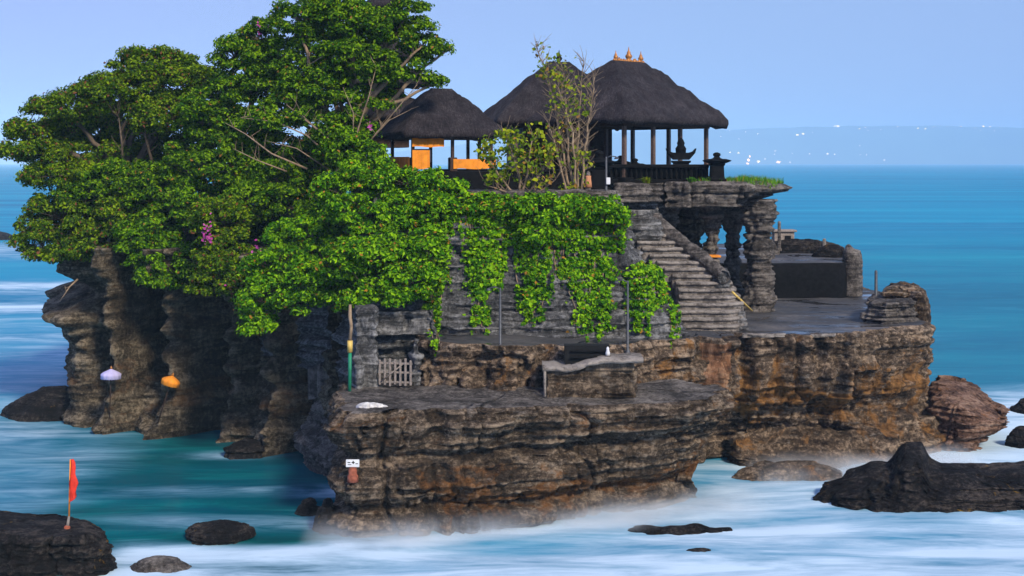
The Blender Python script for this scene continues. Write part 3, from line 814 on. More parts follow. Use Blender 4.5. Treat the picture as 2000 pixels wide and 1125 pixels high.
def pavilion_gate():
    d = 71.5
    base = (X(1092, d), d, 11.3)
    r = empty('walled_pavilion', base, 'thatched pavilion with dark wooden walls behind the sparse trees', 'pavilion', 'thatched temple pavilions', math.radians(12))
    wx, wy = 4.1, 3.6; zr = 14.35 - base[2]
    roof = link('roof', thatch_roof(wx, wy, .55, 3.55, .42, 131), M['thatch'], r, (0, 0, zr))
    finial_mesh(.8).build('roof_ornament', M['dark_stone'], roof, (0, 0, 3.45))
    MB().box((0, .2, zr / 2), (4.8, 4.2, zr + .4), bev=.03).build('wall', M['wood'], r)
    MB().box((0, .2, .15), (5.6, 5.0, .5), bev=.05).build('plinth', M['dark_stone'], r)
    for x in (-2.9, -.98, .98, 2.9):
        MB().box((x, -2.35, zr / 2), (.17, .17, zr), bev=.03).build('post', M['post_wood'], r)
    MB().box((0, -2.35, zr + .03), (6.2, .18, .22), bev=.02).build('beam', M['wood'], r)
    m = MB().box((.95, -1.95, 1.1), (.9, .06, 1.9), bev=.01); m.build('door', M['post_wood'], r)
    MB().box((-.75, -1.95, 1.9), (1.1, .05, .35), bev=.01).build('cloth_band', M['orange_cloth'], r)
    return r
pavilion_gate()

def pavilion_mid():
    d = 62.5; rz = math.radians(24)
    base = (X(862, d), d, 11.15)
    r = empty('draped_pavilion', base, 'small thatched pavilion hung with orange cloth beside the big tree', 'pavilion', 'thatched temple pavilions', rz)
    wx, wy = 2.55, 2.05; zr = 13.62 - base[2]
    roof = link('roof', thatch_roof(wx, wy, .5, 2.35, .36, 151), M['thatch'], r, (0, 0, zr))
    bx, by = wx - .62, wy - .62
    MB().box((0, 0, .45), (2 * bx + .7, 2 * by + .7, 1.0), bev=.04).build('plinth', M['dark_stone'], r)
    for sx in (-1, 1):
        MB().box((0, sx * by, zr + .05), (2 * bx + .3, .14, .2), bev=.015).build('beam', M['post_wood'], r)
        MB().box((sx * bx, 0, zr + .05), (.14, 2 * by - .15, .2), bev=.015).build('beam', M['post_wood'], r)
    for i in (-1, 0, 1):
        for j in (-1, 1):
            MB().box((bx * i, by * j, zr / 2 + .45), (.13, .13, zr - .95), bev=.02).build('post', M['wood'], r)
    MB().box((bx, 0, zr / 2 + .45), (.13, .13, zr - .95), bev=.02).build('post', M['wood'], r)
    # draped cloths
    def cloth(x0, y0, x1, y1, zt, zb, name, mat):
        n = 40; vs = []; fs = []
        dx, dy = x1 - x0, y1 - y0; L = math.hypot(dx, dy); nx, ny = dy / L, -dx / L
        for i in range(n + 1):
            t = i / n; w = .025 * math.sin(t * L * 16) + .012 * math.sin(t * L * 41)
            for k in range(4):
                q = k / 3
                vs.append((x0 + dx * t + nx * (w * (.4 + .6 * q) + .09), y0 + dy * t + ny * (w * (.4 + .6 * q) + .09), zt + (zb - zt) * q + .02 * math.sin(t * 9) * q))
        for i in range(n):
            for k in range(3):
                a = i * 4 + k; fs.append((a, a + 1, a + 5, a + 4))
        MB().add(vs, fs, True).build(name, mat, r)
    zc = 1.55
    cloth(-bx * .02, -by - .12, bx + .15, -by - .12, zc - .05, zc - .5, 'drape', M['orange_cloth'])
    cloth(-bx - .1, -by - .12, -bx * .62, -by - .12, zc + .35, zc - .5, 'drape', M['orange_cloth'])
    cloth(bx + .12, -by - .1, bx + .12, by, zc - .05, zc - .5, 'drape', M['orange_cloth'])
    cloth(-bx - .12, by, -bx - .12, -by - .12, zc + .05, zc - .5, 'drape', M['orange_cloth'])
    cloth(-bx - .1, -by - .1, -bx * .25, -by - .1, zr - .02, zr - .42, 'valance', M['orange_cloth'])
    MB().box((-bx * .45, by * .2, 1.65), (.75, .5, .65), bev=.05).build('altar', M['white_cloth'], r)
    MB().box((-bx * .95, -by - .05, 1.35), (.22, .22, .75), bev=.03).build('wrapped_post', M['orange_cloth'], r)
    MB().box((0, -by - .02, 1.2), (.34, .3, .75), bev=.03).build('wrapped_post', M['wood'], r)
    return r
pavilion_mid()

# tiered tower behind the big tree
def tower():
    d = 69.0
    base = (X(748, d), d, 11.0)
    r = empty('tiered_tower', base, 'tall tower of stacked thatched roofs rising behind the big tree', 'tower', None, math.radians(20))
    for k, (py, w, h) in enumerate(((232, 2.75, 1.7), (165, 2.25, 1.45), (112, 1.8, 1.25), (62, 1.4, 1.1), (14, .85, 1.5))):
        z = Z(py, d) - base[2]
        link('roof_tier', thatch_roof(w, w, .12, h, .3, 170 + k, .3), M['thatch'], r, (0, 0, z - .1))
        MB().box((0, 0, z - .75), (w * .8, w * .8, 1.5), bev=.02).build('tower_stage', M['wood'], r)
    MB().box((0, 0, .8), (2.8, 2.8, 1.9), bev=.05).build('tower_base', M['dark_stone'], r)
tower()

def cloth_shrine(px, d, z, w, h, label, seed):
    r = empty('cloth_shrine', (X(px, d), d, z), label, 'shrine', 'small shrines among the trees', .3)
    MB().box((0, 0, h * .3), (w * .8, w * .7, h * .6), bev=.04).build('shrine_base', M['dark_stone'], r)
    MB().box((0, 0, h * .72), (w, w * .85, h * .2), bev=.04).build('cloth_wrap', M['orange_cloth'], r)
    MB().box((0, 0, h * .95), (w * .55, w * .5, h * .26), bev=.03).build('shrine_house', M['white_cloth'], r)
    link('roof', thatch_roof(w * .75, w * .65, .06, h * .4, .12, seed, .1), M['thatch'], r, (0, 0, h * 1.1))
cloth_shrine(487, 63.5, 10.6, 1.5, 2.2, 'small shrine wrapped in orange cloth seen through the branches', 190)
cloth_shrine(617, 62.5, 11.4, .9, 1.9, 'narrow shrine with orange sash beside the tree trunk', 193)

# ---------------------------------------------------------------- rock canopy with pillars
def canopy():
    x0, y0 = X(1420, 64), 64
    r = empty('rock_canopy', (x0, y0, 5.6), 'overhanging flat rock roof carried by lumpy stone pillars', 'rock canopy')
    def prof(px, d, z):
        u = 1 - sstep(10.55, 11.25, z)
        return -u * (.35 + 1.4 * sstep(1430, 1545, px)) + .18 * np.sin(px * .09) * bump1(z, 11.3, .3)
    fp = [(1292, 60.6), (1340, 60.3), (1400, 60.6), (1462, 60.9), (1520, 62.4), (1546, 64.2), (1530, 66), (1470, 68), (1380, 69), (1300, 68.5), (1284, 64)]
    o = loft('slab', fp, 10.45, lambda x, y: 11.62 - .12 * sstep(1440, 1545, 1000 + x / y * F), prof, .12, .07, 81, M['slab_rock'],
             dict(h=.5, a_st=.22, a_big=.35, a_fine=.24, a_crack=.55, a_blk=.12), loc=(x0, y0, 5.6), smooth=.35, center=(X(1400, 64.5), 64.5))
    o.parent = r; o.location = (0, 0, 0)
    # pillars: (top px, bottom px, distance, top radius, waist, foot, bottom z)
    for k, (pt, pb, d, rt, rw, rf, zb) in enumerate(((1482, 1474, 63.2, .78, .54, .64, 5.3), (1428, 1432, 65.2, .85, .50, .62, 5.3), (1392, 1392, 64.0, .80, .50, .60, 5.3),
                                                     (1305, 1300, 63.0, .62, .40, .55, 8.4), (1345, 1350, 66.8, .9, .7, .8, 5.6))):
        na, nz = 40, 80
        A = np.linspace(0, 2 * np.pi, na, endpoint=False); V = []
        zt = 10.75
        for j in range(nz + 1):
            t = j / nz; z = zb - .1 + (zt - zb + .1) * t
            rad = rw + (rf - rw) * (1 - sstep(0, .35, t)) + (rt - rw) * sstep(.62, 1.0, t)
            cx = X(pb + (pt - pb) * t, d); 
            px_ = np.cos(A); py_ = np.sin(A)
            dsp = rock_disp(cx + px_ * rad, d + py_ * rad, np.full(na, z), 90 + k * 7, .42, .06 if k else .10, .45, .20, .12, .07)
            rr = rad * (1 + .05 * math.sin(t * 19 + k)) + dsp * 1.25
            V.append(np.column_stack([cx + px_ * rr - x0, d + py_ * rr - y0, np.full(na, z - 5.6)]))
        V = np.vstack(V); a = np.arange(na); b = (a + 1) % na
        Fs = np.vstack([np.column_stack([i * na + a, i * na + b, (i + 1) * na + b, (i + 1) * na + a]) for i in range(nz)])
        link('pillar', np_mesh('pillar', V, Fs), M['slab_rock'], r)
    # dark recess wall behind the pillars
    o = loft('recess_wall', [(1292, 66.5), (1330, 66.0), (1372, 66.8), (1376, 69), (1290, 69)], 5.5, 10.6, None, .14, .14, 97, M['cave_rock'], dict(h=.5, a_st=.2, a_big=.4, a_fine=.1, a_crack=.3), loc=(x0, y0, 5.6), ncap=4)
    o.parent = r; o.location = (0, 0, 0)
    return r
canopy()
# planter shelf with an orange board inside the recess
r = empty('stone_ledge', (X(1372, 62.6), 62.6, 5.7), 'stone ledge with an orange board behind the stair rail', 'ledge')
MB().box((0, 0, 1.0), (1.5, .8, 2.6), bev=.08).build('ledge_block', M['slab_rock'], r)
MB().box((.05, -.15, 2.40), (1.5, .7, .10), bev=.02).build('board', M['orange_cloth'], r)

# ---------------------------------------------------------------- stairs
def stairs():
    r = empty('stone_staircase', (X(1380, 56), 56, 5.45), 'curving flight of worn stone steps climbing to the temple', 'staircase')
    bx, by, bz = r.location
    N = 15
    z0, z1 = 5.45, 9.55
    pyk = [640, 600, 570, 540, 505, 475, 450]
    lk = [1308, 1326, 1328, 1318, 1278, 1246, 1236]
    rk = [1470, 1460, 1446, 1424, 1380, 1330, 1288]
    info = []
    for i in range(N):
        t = (i + 1) / N
        z = z0 + (z1 - z0) * t
        d = 55.4 + 4.6 * (i / N)
        py = 317 + F * (H - z) / d
        l = np.interp(-py, [-q for q in pyk], lk); rr = np.interp(-py, [-q for q in pyk], rk)
        info.append((X(l, d), X(rr, d), d, z))
    h = (z1 - z0) / N
    for i, (xl, xr, d, z) in enumerate(info):
        # worn slab with rounded nose: profile in (y, z), noise along x
        n = 26; V = []; 
        depth = 1.15
        prof = [(depth, -.62), (.05, -.62), (.05, -.15), (-.04, -.125), (-.06, -.07), (-.03, -.015), (.05, .0), (depth, .012)]
        flare = .75 if i < 3 else (.45 if i < 6 else .15)
        for j in range(n + 1):
            u = j / n; x = xl + (xr - xl) * u
            edge = flare * (1.5 if i < 3 else 1) * (max(0, u - .66) / .34) ** 2.4 + .12 * (max(0, .1 - u) / .1) ** 2
            wob = .05 * float(vnoise(np.array([x * 1.4, i * 3.1, 0.]), 7)) + .03 * float(vnoise(np.array([x * 5, i * 3.1, 1.]), 8))
            for (py, pz) in prof:
                V.append((x - bx, d + py + (wob + edge) * (1 if py < .5 else 0) - by, z + pz + .018 * float(vnoise(np.array([x * 2.2, i * 5.7 + py, 4.]), 9)) - bz))
        k = len(prof); Fs = []
        for j in range(n):
            for q in range(k):
                w = (q + 1) % k
                Fs.append((j * k + q, (j + 1) * k + q, (j + 1) * k + w, j * k + w))
        m = MB().add(V, Fs); m.add([V[q] for q in range(k)], [tuple(range(k))]); m.add([V[n * k + q] for q in range(k)], [tuple(range(k))[::-1]])
        m.build('step', M['step_stone'], r)
    # solid core under the steps
    core = MB()
    for i, (xl, xr, d, z) in enumerate(info):
        core.box(((xl + xr) / 2 - bx, d + 1.35 - by, (z - .1 + 5.5) / 2 - bz), (xr - xl - .12, 1.9, z - .1 - 5.5))
    core.build('stair_core', M['wall_rock'], r)
    # heavy rail on the right side
    pts = []; 
    for px, py, d in ((1280, 428, 60.2), (1306, 452, 59.7), (1343, 482, 58.8), (1384, 512, 57.9), (1414, 543, 57.1)):
        pts.append(Vector((X(px, d) - bx, d - by, Z(py, d) - bz)))
    V = []; na = 14; nn = 60
    P = np.array([tuple(p) for p in pts]); s = np.linspace(0, 1, len(P)); u = np.linspace(0, 1, nn)
    C = np.stack([np.interp(u, s, P[:, i]) for i in range(3)], 1)
    for j in range(nn):
        for a in range(na):
            an = 2 * math.pi * a / na
            q = Vector((math.cos(an) * .26, 0, math.sin(an) * .30))
            k = 1 + .35 * float(fbm(np.array([C[j, 0] * 2 + q.x * 3, C[j, 1] * 2, C[j, 2] * 2 + q.z * 3]), 3, 5))
            V.append((C[j, 0] + q.x * k, C[j, 1], C[j, 2] + q.z * k))
    Fs = [(j * na + a, j * na + (a + 1) % na, (j + 1) * na + (a + 1) % na, (j + 1) * na + a) for j in range(nn - 1) for a in range(na)]
    MB().add(V, Fs, True).build('stone_rail', M['slab_rock'], r)
    # curled rail end and wall below the rail
    o = boulder('rail_end', None, None, 1409, 57.6, .42, .5, 8.0, M['wall_rock'], 301, zb=5.5, pw=4, rough=.5)
    o.parent = r; o.location = Vector((X(1409, 57.6), 57.6, 0)) - r.location
    wl = loft('rail_wall', [(1276, 60.6), (1335, 59.6), (1398, 58.2), (1424, 57.4), (1428, 58.2), (1404, 59.1), (1345, 60.6), (1284, 61.4)], 5.3,
              lambda x, y: np.interp(1000 + x / y * F, [1265, 1340, 1415], [9.1, 8.1, 7.0]), None, .12, .12, 305, M['wall_rock'], dict(h=.35, a_st=.1, a_big=.15, a_fine=.08, a_crack=.12), loc=tuple(r.location), ncap=4, smooth=.2)
    wl.parent = r; wl.location = (0, 0, 0)
    # upper broad ledges leading on to the temple
    for k, (pl, pr, d, zt, dep) in enumerate(((1222, 1292, 59.4, 9.95, 2.5), (1226, 1290, 60.2, 10.35, 2.5), (1215, 1286, 60.9, 10.75, 2.5), (1205, 1300, 61.5, 11.1, 3.0))):
        o = loft('upper_step', [(pl, d), ((pl + pr) / 2, d - .25), (pr, d), (pr + 2, d + dep), (pl - 2, d + dep)], 7.6 if k == 0 else zt - .9, zt, None, .12, .07, 320 + k, M['wall_rock'],
                 dict(h=.2, a_st=.10, a_big=.15, a_fine=.09, a_crack=.15), loc=tuple(r.location), smooth=.25, ncap=8, cap_amp=.05)
        o.parent = r; o.location = (0, 0, 0)
stairs()
MB().tube([W(1430, 570, 56.6), W(1469, 607, 57.6)], [.05, .04], 8).build('leaning_pole', M['yellow_wood'])
tag(bpy.data.objects['leaning_pole'], 'yellow bamboo pole leaning at the foot of the stone steps', 'pole')

# stone plinth edge on the temple mound
for nm, lab, fp, zt, zb in (('stone_kerb', 'low grey stone edge along the top of the creeper wall', [(905, 53.2), (1040, 53.0), (1180, 53.2), (1215, 54.5), (1180, 56), (905, 56)], 11.36, 10.8),
                            ('stone_kerb', 'grey rock lip under the black temple balustrade', [(1198, 60.0), (1250, 59.8), (1290, 60.2), (1300, 62.5), (1290, 65), (1198, 65)], 11.55, 10.7)):
    o = loft(nm, fp, zb, zt, None, .12, .06, 340, M['slab_rock'], dict(h=.3, a_st=.12, a_big=.2, a_fine=.1, a_crack=.2), smooth=.3, ncap=8)
    tag(o, lab, 'stone kerb', kind='structure')

# ---------------------------------------------------------------- temple walls and guardian stones
def cap_pillar(name, label, px, d, z0, h, w, cap=True, group='black carved stones of the temple'):
    r = empty(name, (X(px, d), d, z0), label, 'stone pillar', group)
    MB().lathe((0, 0, 0), [(w * .62, 0), (w * .62, .12 * h), (w * .5, .16 * h), (w * .46, .55 * h), (w * .54, .58 * h), (w * .54, .63 * h)], sq=True).build('shaft', M['dark_stone'], r)
    MB().lathe((0, 0, .63 * h), [(w * .54, 0), (w * .9, .07 * h), (w * .95, .10 * h), (w * .6, .15 * h)], sq=True).build('capital', M['dark_stone'], r)
    MB().lathe((0, 0, .78 * h), [(w * .45, 0), (w * .28, .03 * h), (w * .2, .08 * h), (w * .30, .12 * h), (w * .26, .18 * h), (w * .08, .215 * h)], 12).build('urn', M['dark_stone'], r)
    return r
cap_pillar('corner_pillar', 'black pillar with urn top at the right end of the balustrade', 1400, 61.6, 11.55, 1.42, .62)
cap_pillar('corner_pillar', 'thick black gate pillar beside the tall sparse tree', 1171, 60.4, 11.1, 1.95, .74)
cap_pillar('corner_pillar', 'small black pillar with pot top inside the pavilion', 1240, 64.0, 11.55, 1.15, .55)
cap_pillar('corner_pillar', 'black pillar with pot top left of the pavilion posts', 1212, 66.5, 11.55, 1.3, .5)

def balustrade():
    d = 61.9
    xl, xr = X(1188, d), X(1384, d)
    r = empty('black_balustrade', ((xl + xr) / 2, d, 11.5), 'black stone balustrade in front of the open pavilion', 'balustrade')
    L = xr - xl
    MB().box((0, 0, .10), (L, .34, .24), bev=.02).build('base_rail', M['dark_stone'], r)
    MB().box((0, 0, .82), (L, .36, .17), bev=.03).build('top_rail', M['dark_stone'], r)
    n = 20
    for i in range(n):
        x = -L / 2 + (i + .5) * L / n
        MB().lathe((x, 0, .22), [(.075, 0), (.05, .10), (.08, .24), (.05, .38), (.075, .515)], 8).build('baluster', M['dark_stone'], r)
    MB().box((0, .12, .48), (L, .05, .54)).build('back_panel', M['dark_stone'], r)
balustrade()
def throne():
    d = 63.4
    r = empty('winged_shrine', (X(1330, d), d, 11.5), 'black winged stone shrine standing behind the balustrade', 'shrine', 'black carved stones of the temple')
    MB().lathe((0, 0, 0), [(.52, 0), (.52, .25), (.40, .32), (.34, .95), (.42, 1.0), (.42, 1.08)], sq=True).build('shaft', M['dark_stone'], r)
    # seat with upswept wings
    vs = []
    prof = [(-.66, 1.62), (-.60, 1.42), (-.44, 1.32), (.44, 1.32), (.60, 1.42), (.66, 1.62), (.52, 1.50), (.46, 1.36), (.40, 1.08), (-.40, 1.08), (-.46, 1.36), (-.52, 1.50)]
    prof = [(-.70, 1.66), (-.64, 1.44), (-.36, 1.12), (.36, 1.12), (.64, 1.44), (.70, 1.66), (.58, 1.52), (.40, 1.46), (-.40, 1.46), (-.58, 1.52)]
    n = len(prof)
    vs = [(x, -.3, z) for x, z in prof] + [(x, .3, z) for x, z in prof]
    MB().add(vs, [tuple(range(n)), tuple(range(n, 2 * n))[::-1]] + [(i, (i + 1) % n, n + (i + 1) % n, n + i) for i in range(n)]).build('winged_seat', M['dark_stone'], r)
    MB().lathe((0, .05, 1.46), [(.24, 0), (.26, .2), (.16, .35), (.19, .45), (.12, .62), (.03, .72)], 10).build('seated_figure', M['dark_stone'], r)
throne()
# black garden wall in front of the walled pavilion
r = empty('garden_wall', (X(1040, 63), 63, 11.05), 'low black temple wall behind the small leafy trees', 'wall')
Lw = 10.2
MB().box((0, 0, .5), (Lw, .4, 1.0), bev=.02).build('wall_body', M['dark_stone'], r)
MB().box((0, 0, 1.06), (Lw + .1, .55, .14), bev=.03).build('coping', M['dark_stone'], r)
# draped stone beside the gate pillar
r = empty('draped_stone', (X(1149, 59.5), 59.5, 11.1), 'small stone wrapped in peach cloth beside the gate pillar', 'statue')
MB().lathe((0, 0, 0), [(.17, 0), (.17, .12), (.13, .16), (.12, .3)], 10).build('stone_base', M['slab_rock'], r)
MB().lathe((0, 0, .28), [(.17, 0), (.15, .2), (.12, .42), (.13, .52)], 12).build('cloth_wrap', M['peach'], r)
MB().lathe((0, 0, .79), [(.08, 0), (.10, .08), (.07, .17), (.02, .22)], 10).build('stone_head', M['slab_rock'], r)

# ---------------------------------------------------------------- small hut and posts on the back platform
d = 78.0
r = empty('stone_hut', (X(1529, d), d, 7.35), 'tiny pale stone hut with dark doorway on the back platform', 'hut')
MB().box((0, 0, .55), (1.15, .9, 1.1), bev=.02).build('hut_wall', M['grey_wood'], r)
MB().box((.2, -.46, .55), (.36, .05, .66)).build('doorway', M['dark_stone'], r)
MB().box((0, 0, 1.15), (1.42, 1.15, .12), bev=.02).build('hut_roof', M['grey_wood'], r)
def post(name, label, px, py0, py1, d, rad, mat):
    z0, z1 = Z(py1, d), Z(py0, d)
    o = MB().lathe((0, 0, 0), [(rad * 1.5, 0), (rad * 1.4, .12), (rad, .16), (rad * .9, z1 - z0 - .06), (rad * .6, z1 - z0)], 8).build(name, mat, None, (X(px, d), d, z0))
    tag(o, label, 'post', 'stone posts round the terrace')
post('stone_post', 'slim grey post standing before the tiny hut', 1522, 432, 490, 76.8, .10, M['slab_rock'])
post('stone_post', 'short grey post on the dark rocks right of the hut', 1610, 466, 495, 76.0, .11, M['slab_rock'])
post('stone_post', 'slim grey post on the terrace rim before the sea', 1711, 528, 592, 60.5, .075, M['metal'])

# ---------------------------------------------------------------- lamp posts
def lamp_post(label, px, pyb, pyt, d, hook, box=False):
    z0, z1 = Z(pyb, d), Z(pyt, d); h = z1 - z0
    r = empty('lamp_post', (X(px, d), d, z0), label, 'lamp post', 'thin lamp posts on the rock')
    MB().lathe((0, 0, 0), [(.10, -.15), (.09, .10), (.05, .14), (.042, h * .98), (.03, h)], 8).build('pole', M['metal'], r)
    MB().tube([(0, 0, h - .06), (hook * .18, -.03, h + .03), (hook * .40, -.05, h)], [.028, .026, .024], 6).build('arm', M['metal'], r)
    MB().lathe((hook * .42, -.05, h - .10), [(.10, 0), (.09, .05), (.03, .10)], 8).build('lamp_head', M['metal'], r)
    if box: MB().box((.08, -.09, h * .40), (.16, .1, .28), bev=.015).build('meter_box', M['white_paint'], r)
lamp_post('thin lamp post in front of the left part of the creeper wall', 977, 680, 562, 48.9, -1)
lamp_post('thin lamp post left of the hanging bush by the steps', 1226, 690, 548, 49.8, -1)
lamp_post('short lamp post with a small white box by the gate pillar', 1184, 385, 306, 54.2, 1, True)

# ---------------------------------------------------------------- gate, pipe, shelter, sign, flag, parasols
def gate():
    d = 49.0
    z0 = Z(752, d)
    r = empty('picket_gate', (X(772, d), d, z0), 'weathered wooden picket gate leaning before the cave passage', 'gate', None, math.radians(-10))
    w = X(803, d) - X(741, d); h = .92
    for i in range(7):
        x = -w / 2 + w * i / 6
        MB().box((x, 0, h / 2 + .02 * (i % 2)), (.075, .035, h + .05 * (i % 3)), bev=.008).build('picket', M['grey_wood'], r)
    for z in (.10, h * .5, h * .86):
        MB().box((0, .04, z), (w + .1, .04, .075), bev=.008).build('rail', M['grey_wood'], r)
    MB().tube([(-w / 2 + .05, -.035, .12), (w / 2 - .3, -.035, h * .84)], .025, 6).build('brace', M['grey_wood'], r)
gate()
d = 48.3
r = empty('drain_pipe', (X(683, d), d, Z(768, d)), 'green pipe with yellow collar rising to a bare stem under the bushes', 'pipe')
h1 = Z(688, d) - Z(768, d); h2 = Z(665, d) - Z(768, d); h3 = Z(595, d) - Z(768, d)
MB().tube([(0, 0, 0), (.01, 0, h1)], .065, 10).build('green_pipe', M['green_paint'], r)
MB().tube([(.01, 0, h1 + .002), (.01, 0, h2)], .10, 10).build('collar', M['yellow_wood'], r)
MB().tube([(.01, 0, h2 + .002), (.06, 0, h2 + .5), (.0, .05, h2 + .9), (.02, 0, h3)], [.07, .06, .07, .05], 8).build('bare_stem', M['pale_bark'], r)
def stone_pier(label, pl, pr, d, pyt, pyb, seed):
    z0 = Z(pyb, d)
    o = loft('stone_pier', [(pl, d), (pr, d), (pr, d + 1.2), (pl, d + 1.2)], z0 - .3, Z(pyt, d), None, .09, .08, seed, M['wall_rock'], dict(h=.28, a_st=.08, a_big=.35, a_fine=.12, a_crack=.2), loc=(X((pl + pr) / 2, d), d, z0), smooth=.15, ncap=5)
    tag(o, label, 'stone pier', 'piers beside the picket gate')
stone_pier('squared stone pier between the green pipe and the gate', 692, 738, 49.2, 600, 768, 361)
stone_pier('broken stone pier just right of the picket gate', 800, 822, 49.3, 668, 745, 363)
stone_pier('low pinkish stone block right of the green pipe', 688, 704, 48.7, 690, 768, 365)
o = loft('stone_lintel', [(690, 50.6), (860, 50.6), (860, 51.8), (690, 51.8)], Z(655, 50.6), Z(610, 50.6), None, .12, .08, 367, M['wall_rock'], dict(h=.35, a_st=.15, a_big=.6, a_fine=.16, a_crack=.35), smooth=.4, ncap=5)
tag(o, 'grey rock lintel above the cave passage behind the gate', 'lintel', kind='structure')

def shelter():
    d = 47.6
    x0 = X(1158, d); z0 = Z(768, d)
    r = empty('stone_shelter', (x0, d, z0), 'low stone tank with a rounded slab roof on the platform', 'shelter')
    w = X(1252, d) - X(1062, d)
    loft_kw = dict(loc=tuple(r.location), smooth=.12)
    o = loft('tank_wall', [(1066, d), (1246, d + .2), (1246, d + 1.3), (1066, d + 1.3)], z0 - .2, z0 + .78, None, .08, .06, 371, M['block_rock'], dict(h=.25, a_st=.05, a_big=.10, a_fine=.06, a_crack=.12), ncap=6, **loft_kw)
    o.parent = r; o.location = (0, 0, 0)
    # roof slab, humped
    n = 40; V = []; k = 10
    for i in range(n + 1):
        t = i / n; x = -w / 2 - .06 + (w + .12) * t
        hump = .30 * sstep(.25, .62, np.array(t)) + .03 * float(vnoise(np.array([t * 9., 2., 1.]), 3))
        for a in range(k):
            an = 2 * math.pi * a / k
            rr = 1 + .12 * float(vnoise(np.array([t * 22., an * 2, 1.]), 5))
            V.append((x, .6 + .78 * math.copysign(abs(math.cos(an)) ** .5, math.cos(an)) * rr, .86 + hump + .12 * math.copysign(abs(math.sin(an)) ** .7, math.sin(an)) * rr))
    m = MB().add(V, [(i * k + a, i * k + (a + 1) % k, (i + 1) * k + (a + 1) % k, (i + 1) * k + a) for i in range(n) for a in range(k)], True)
    m.add(V[:k], [tuple(range(k))]); m.add(V[-k:], [tuple(range(k))[::-1]])
    m.build('slab_roof', M['step_stone'], r)
    MB().box((.62, .62, .95), (1.75, .9, .40), bev=.05).build('roof_prop', M['block_rock'], r)
    for x in (-w / 2 + .02, ):
        MB().tube([(x, -.06, -.1), (x, -.06, .92)], .05, 8).build('pipe_post', M['step_stone'], r)
shelter()
# stair opening behind the shelter; a solid black box paints the shade inside
r = empty('cellar_opening', (X(1146, 48.3), 48.3, 4.9), 'square opening in the rock wall behind the tank, its shade a black box', 'opening')
MB().box((0, .05, .52), (1.62, .55, .92)).build('opening_shade', plain('shade_black', (.006, .006, .006), .9, .2), r)
for k in range(3): MB().box((.1, -.25 - .05 * k, .78 - .22 * k), (1.4, .14, .05), bev=.01).build('tread', M['dark_stone'], r)
r = empty('white_statue', (X(1187, 47.9), 47.9, Z(706, 47.9)), 'tiny pale statue standing on the slab roof of the tank', 'statue')
MB().lathe((0, 0, -.08), [(.20, 0), (.19, .14), (.12, .2), (.11, .3)], 10).build('statue_base', M['slab_rock'], r)
MB().lathe((0, 0, .21), [(.075, 0), (.085, .1), (.05, .2), (.055, .26), (.02, .32)], 10).build('statue_body', M['white_paint'], r)
# pale patch of lime-washed stone
o = boulder('white_stone', 'bright white stone lying on the left edge of the platform', 'stone', 727, 45.3, .58, .32, 4.36, M['lime'], 381, zb=3.95, pw=2.0, rough=1.2)

def sign():
    d = 44.22
    r = empty('warning_sign', (X(689, d), d, Z(938, d)), 'small white sign on a stubby red post at the platform foot', 'sign')
    MB().lathe((0, 0, 0), [(.19, -.05), (.18, .16), (.14, .20), (.15, .34), (.11, .44)], 10).build('post', M['brick_red'], r)
    MB().box((0, -.02, .57), (.44, .05, .25), bev=.008).build('board', M['white_paint'], r)
    m = MB().box((.02, -.049, .60), (.035, .006, .10)).box((.02, -.049, .60 + .0), (.10, .0055, .03)).box((-.12, -.049, .60), (.09, .006, .03)).box((.14, -.049, .56), (.08, .006, .025)).box((-.10, -.049, .53), (.12, .006, .02))
    m.build('marks', M['dark_stone'], r)
sign()
def flag():
    d = 40.9
    z0 = Z(1040, d)
    r = empty('red_flag', (X(131, d), d, z0), 'furled red flag on a thin orange pole standing on a rock', 'flag')
    h = Z(897, d) - z0
    MB().lathe((0, 0, 0), [(.16, -.12), (.15, .06), (.10, .09), (.095, .18), (.05, .22)], 12).build('foot', M['brick_red'], r)
    MB().tube([(0, 0, .1), (.06, 0, .5)], [.05, .035], 8).build('pole_sleeve', M['step_stone'], r)
    MB().tube([(.06, 0, .45), (.08, 0, h * .6), (.10, 0, h)], [.026, .024, .02], 8).build('pole', M['orange_cloth'], r)
    n = 30; V = []; k = 12
    for i in range(n + 1):
        t = i / n; z = h * .995 - t * (h * .56)
        wdt = .035 + .065 * math.sin(math.pi * min(1, t * 1.15) * .62) + .015 * math.sin(t * 14)
        if t > .93: wdt *= (1 - t) / .07 * .9 + .1
        cx = .115 - .02 * t + wdt * .95
        for a in range(k):
            an = 2 * math.pi * a / k
            rr = 1 + .34 * math.sin(an * 3 + t * 5) + .12 * math.sin(an * 5 - t * 19)
            V.append((cx + wdt * math.cos(an) * rr, .07 * math.sin(an) * rr * (.4 + t), z + .02 * math.sin(an * 2 + t * 7)))
    m = MB().add(V, [(i * k + a, i * k + (a + 1) % k, (i + 1) * k + (a + 1) % k, (i + 1) * k + a) for i in range(n) for a in range(k)], True)
    m.add(V[:k], [tuple(range(k))]); m.add(V[-k:], [tuple(range(k))[::-1]])
    m.build('flag_cloth', M['red_cloth'], r)
flag()
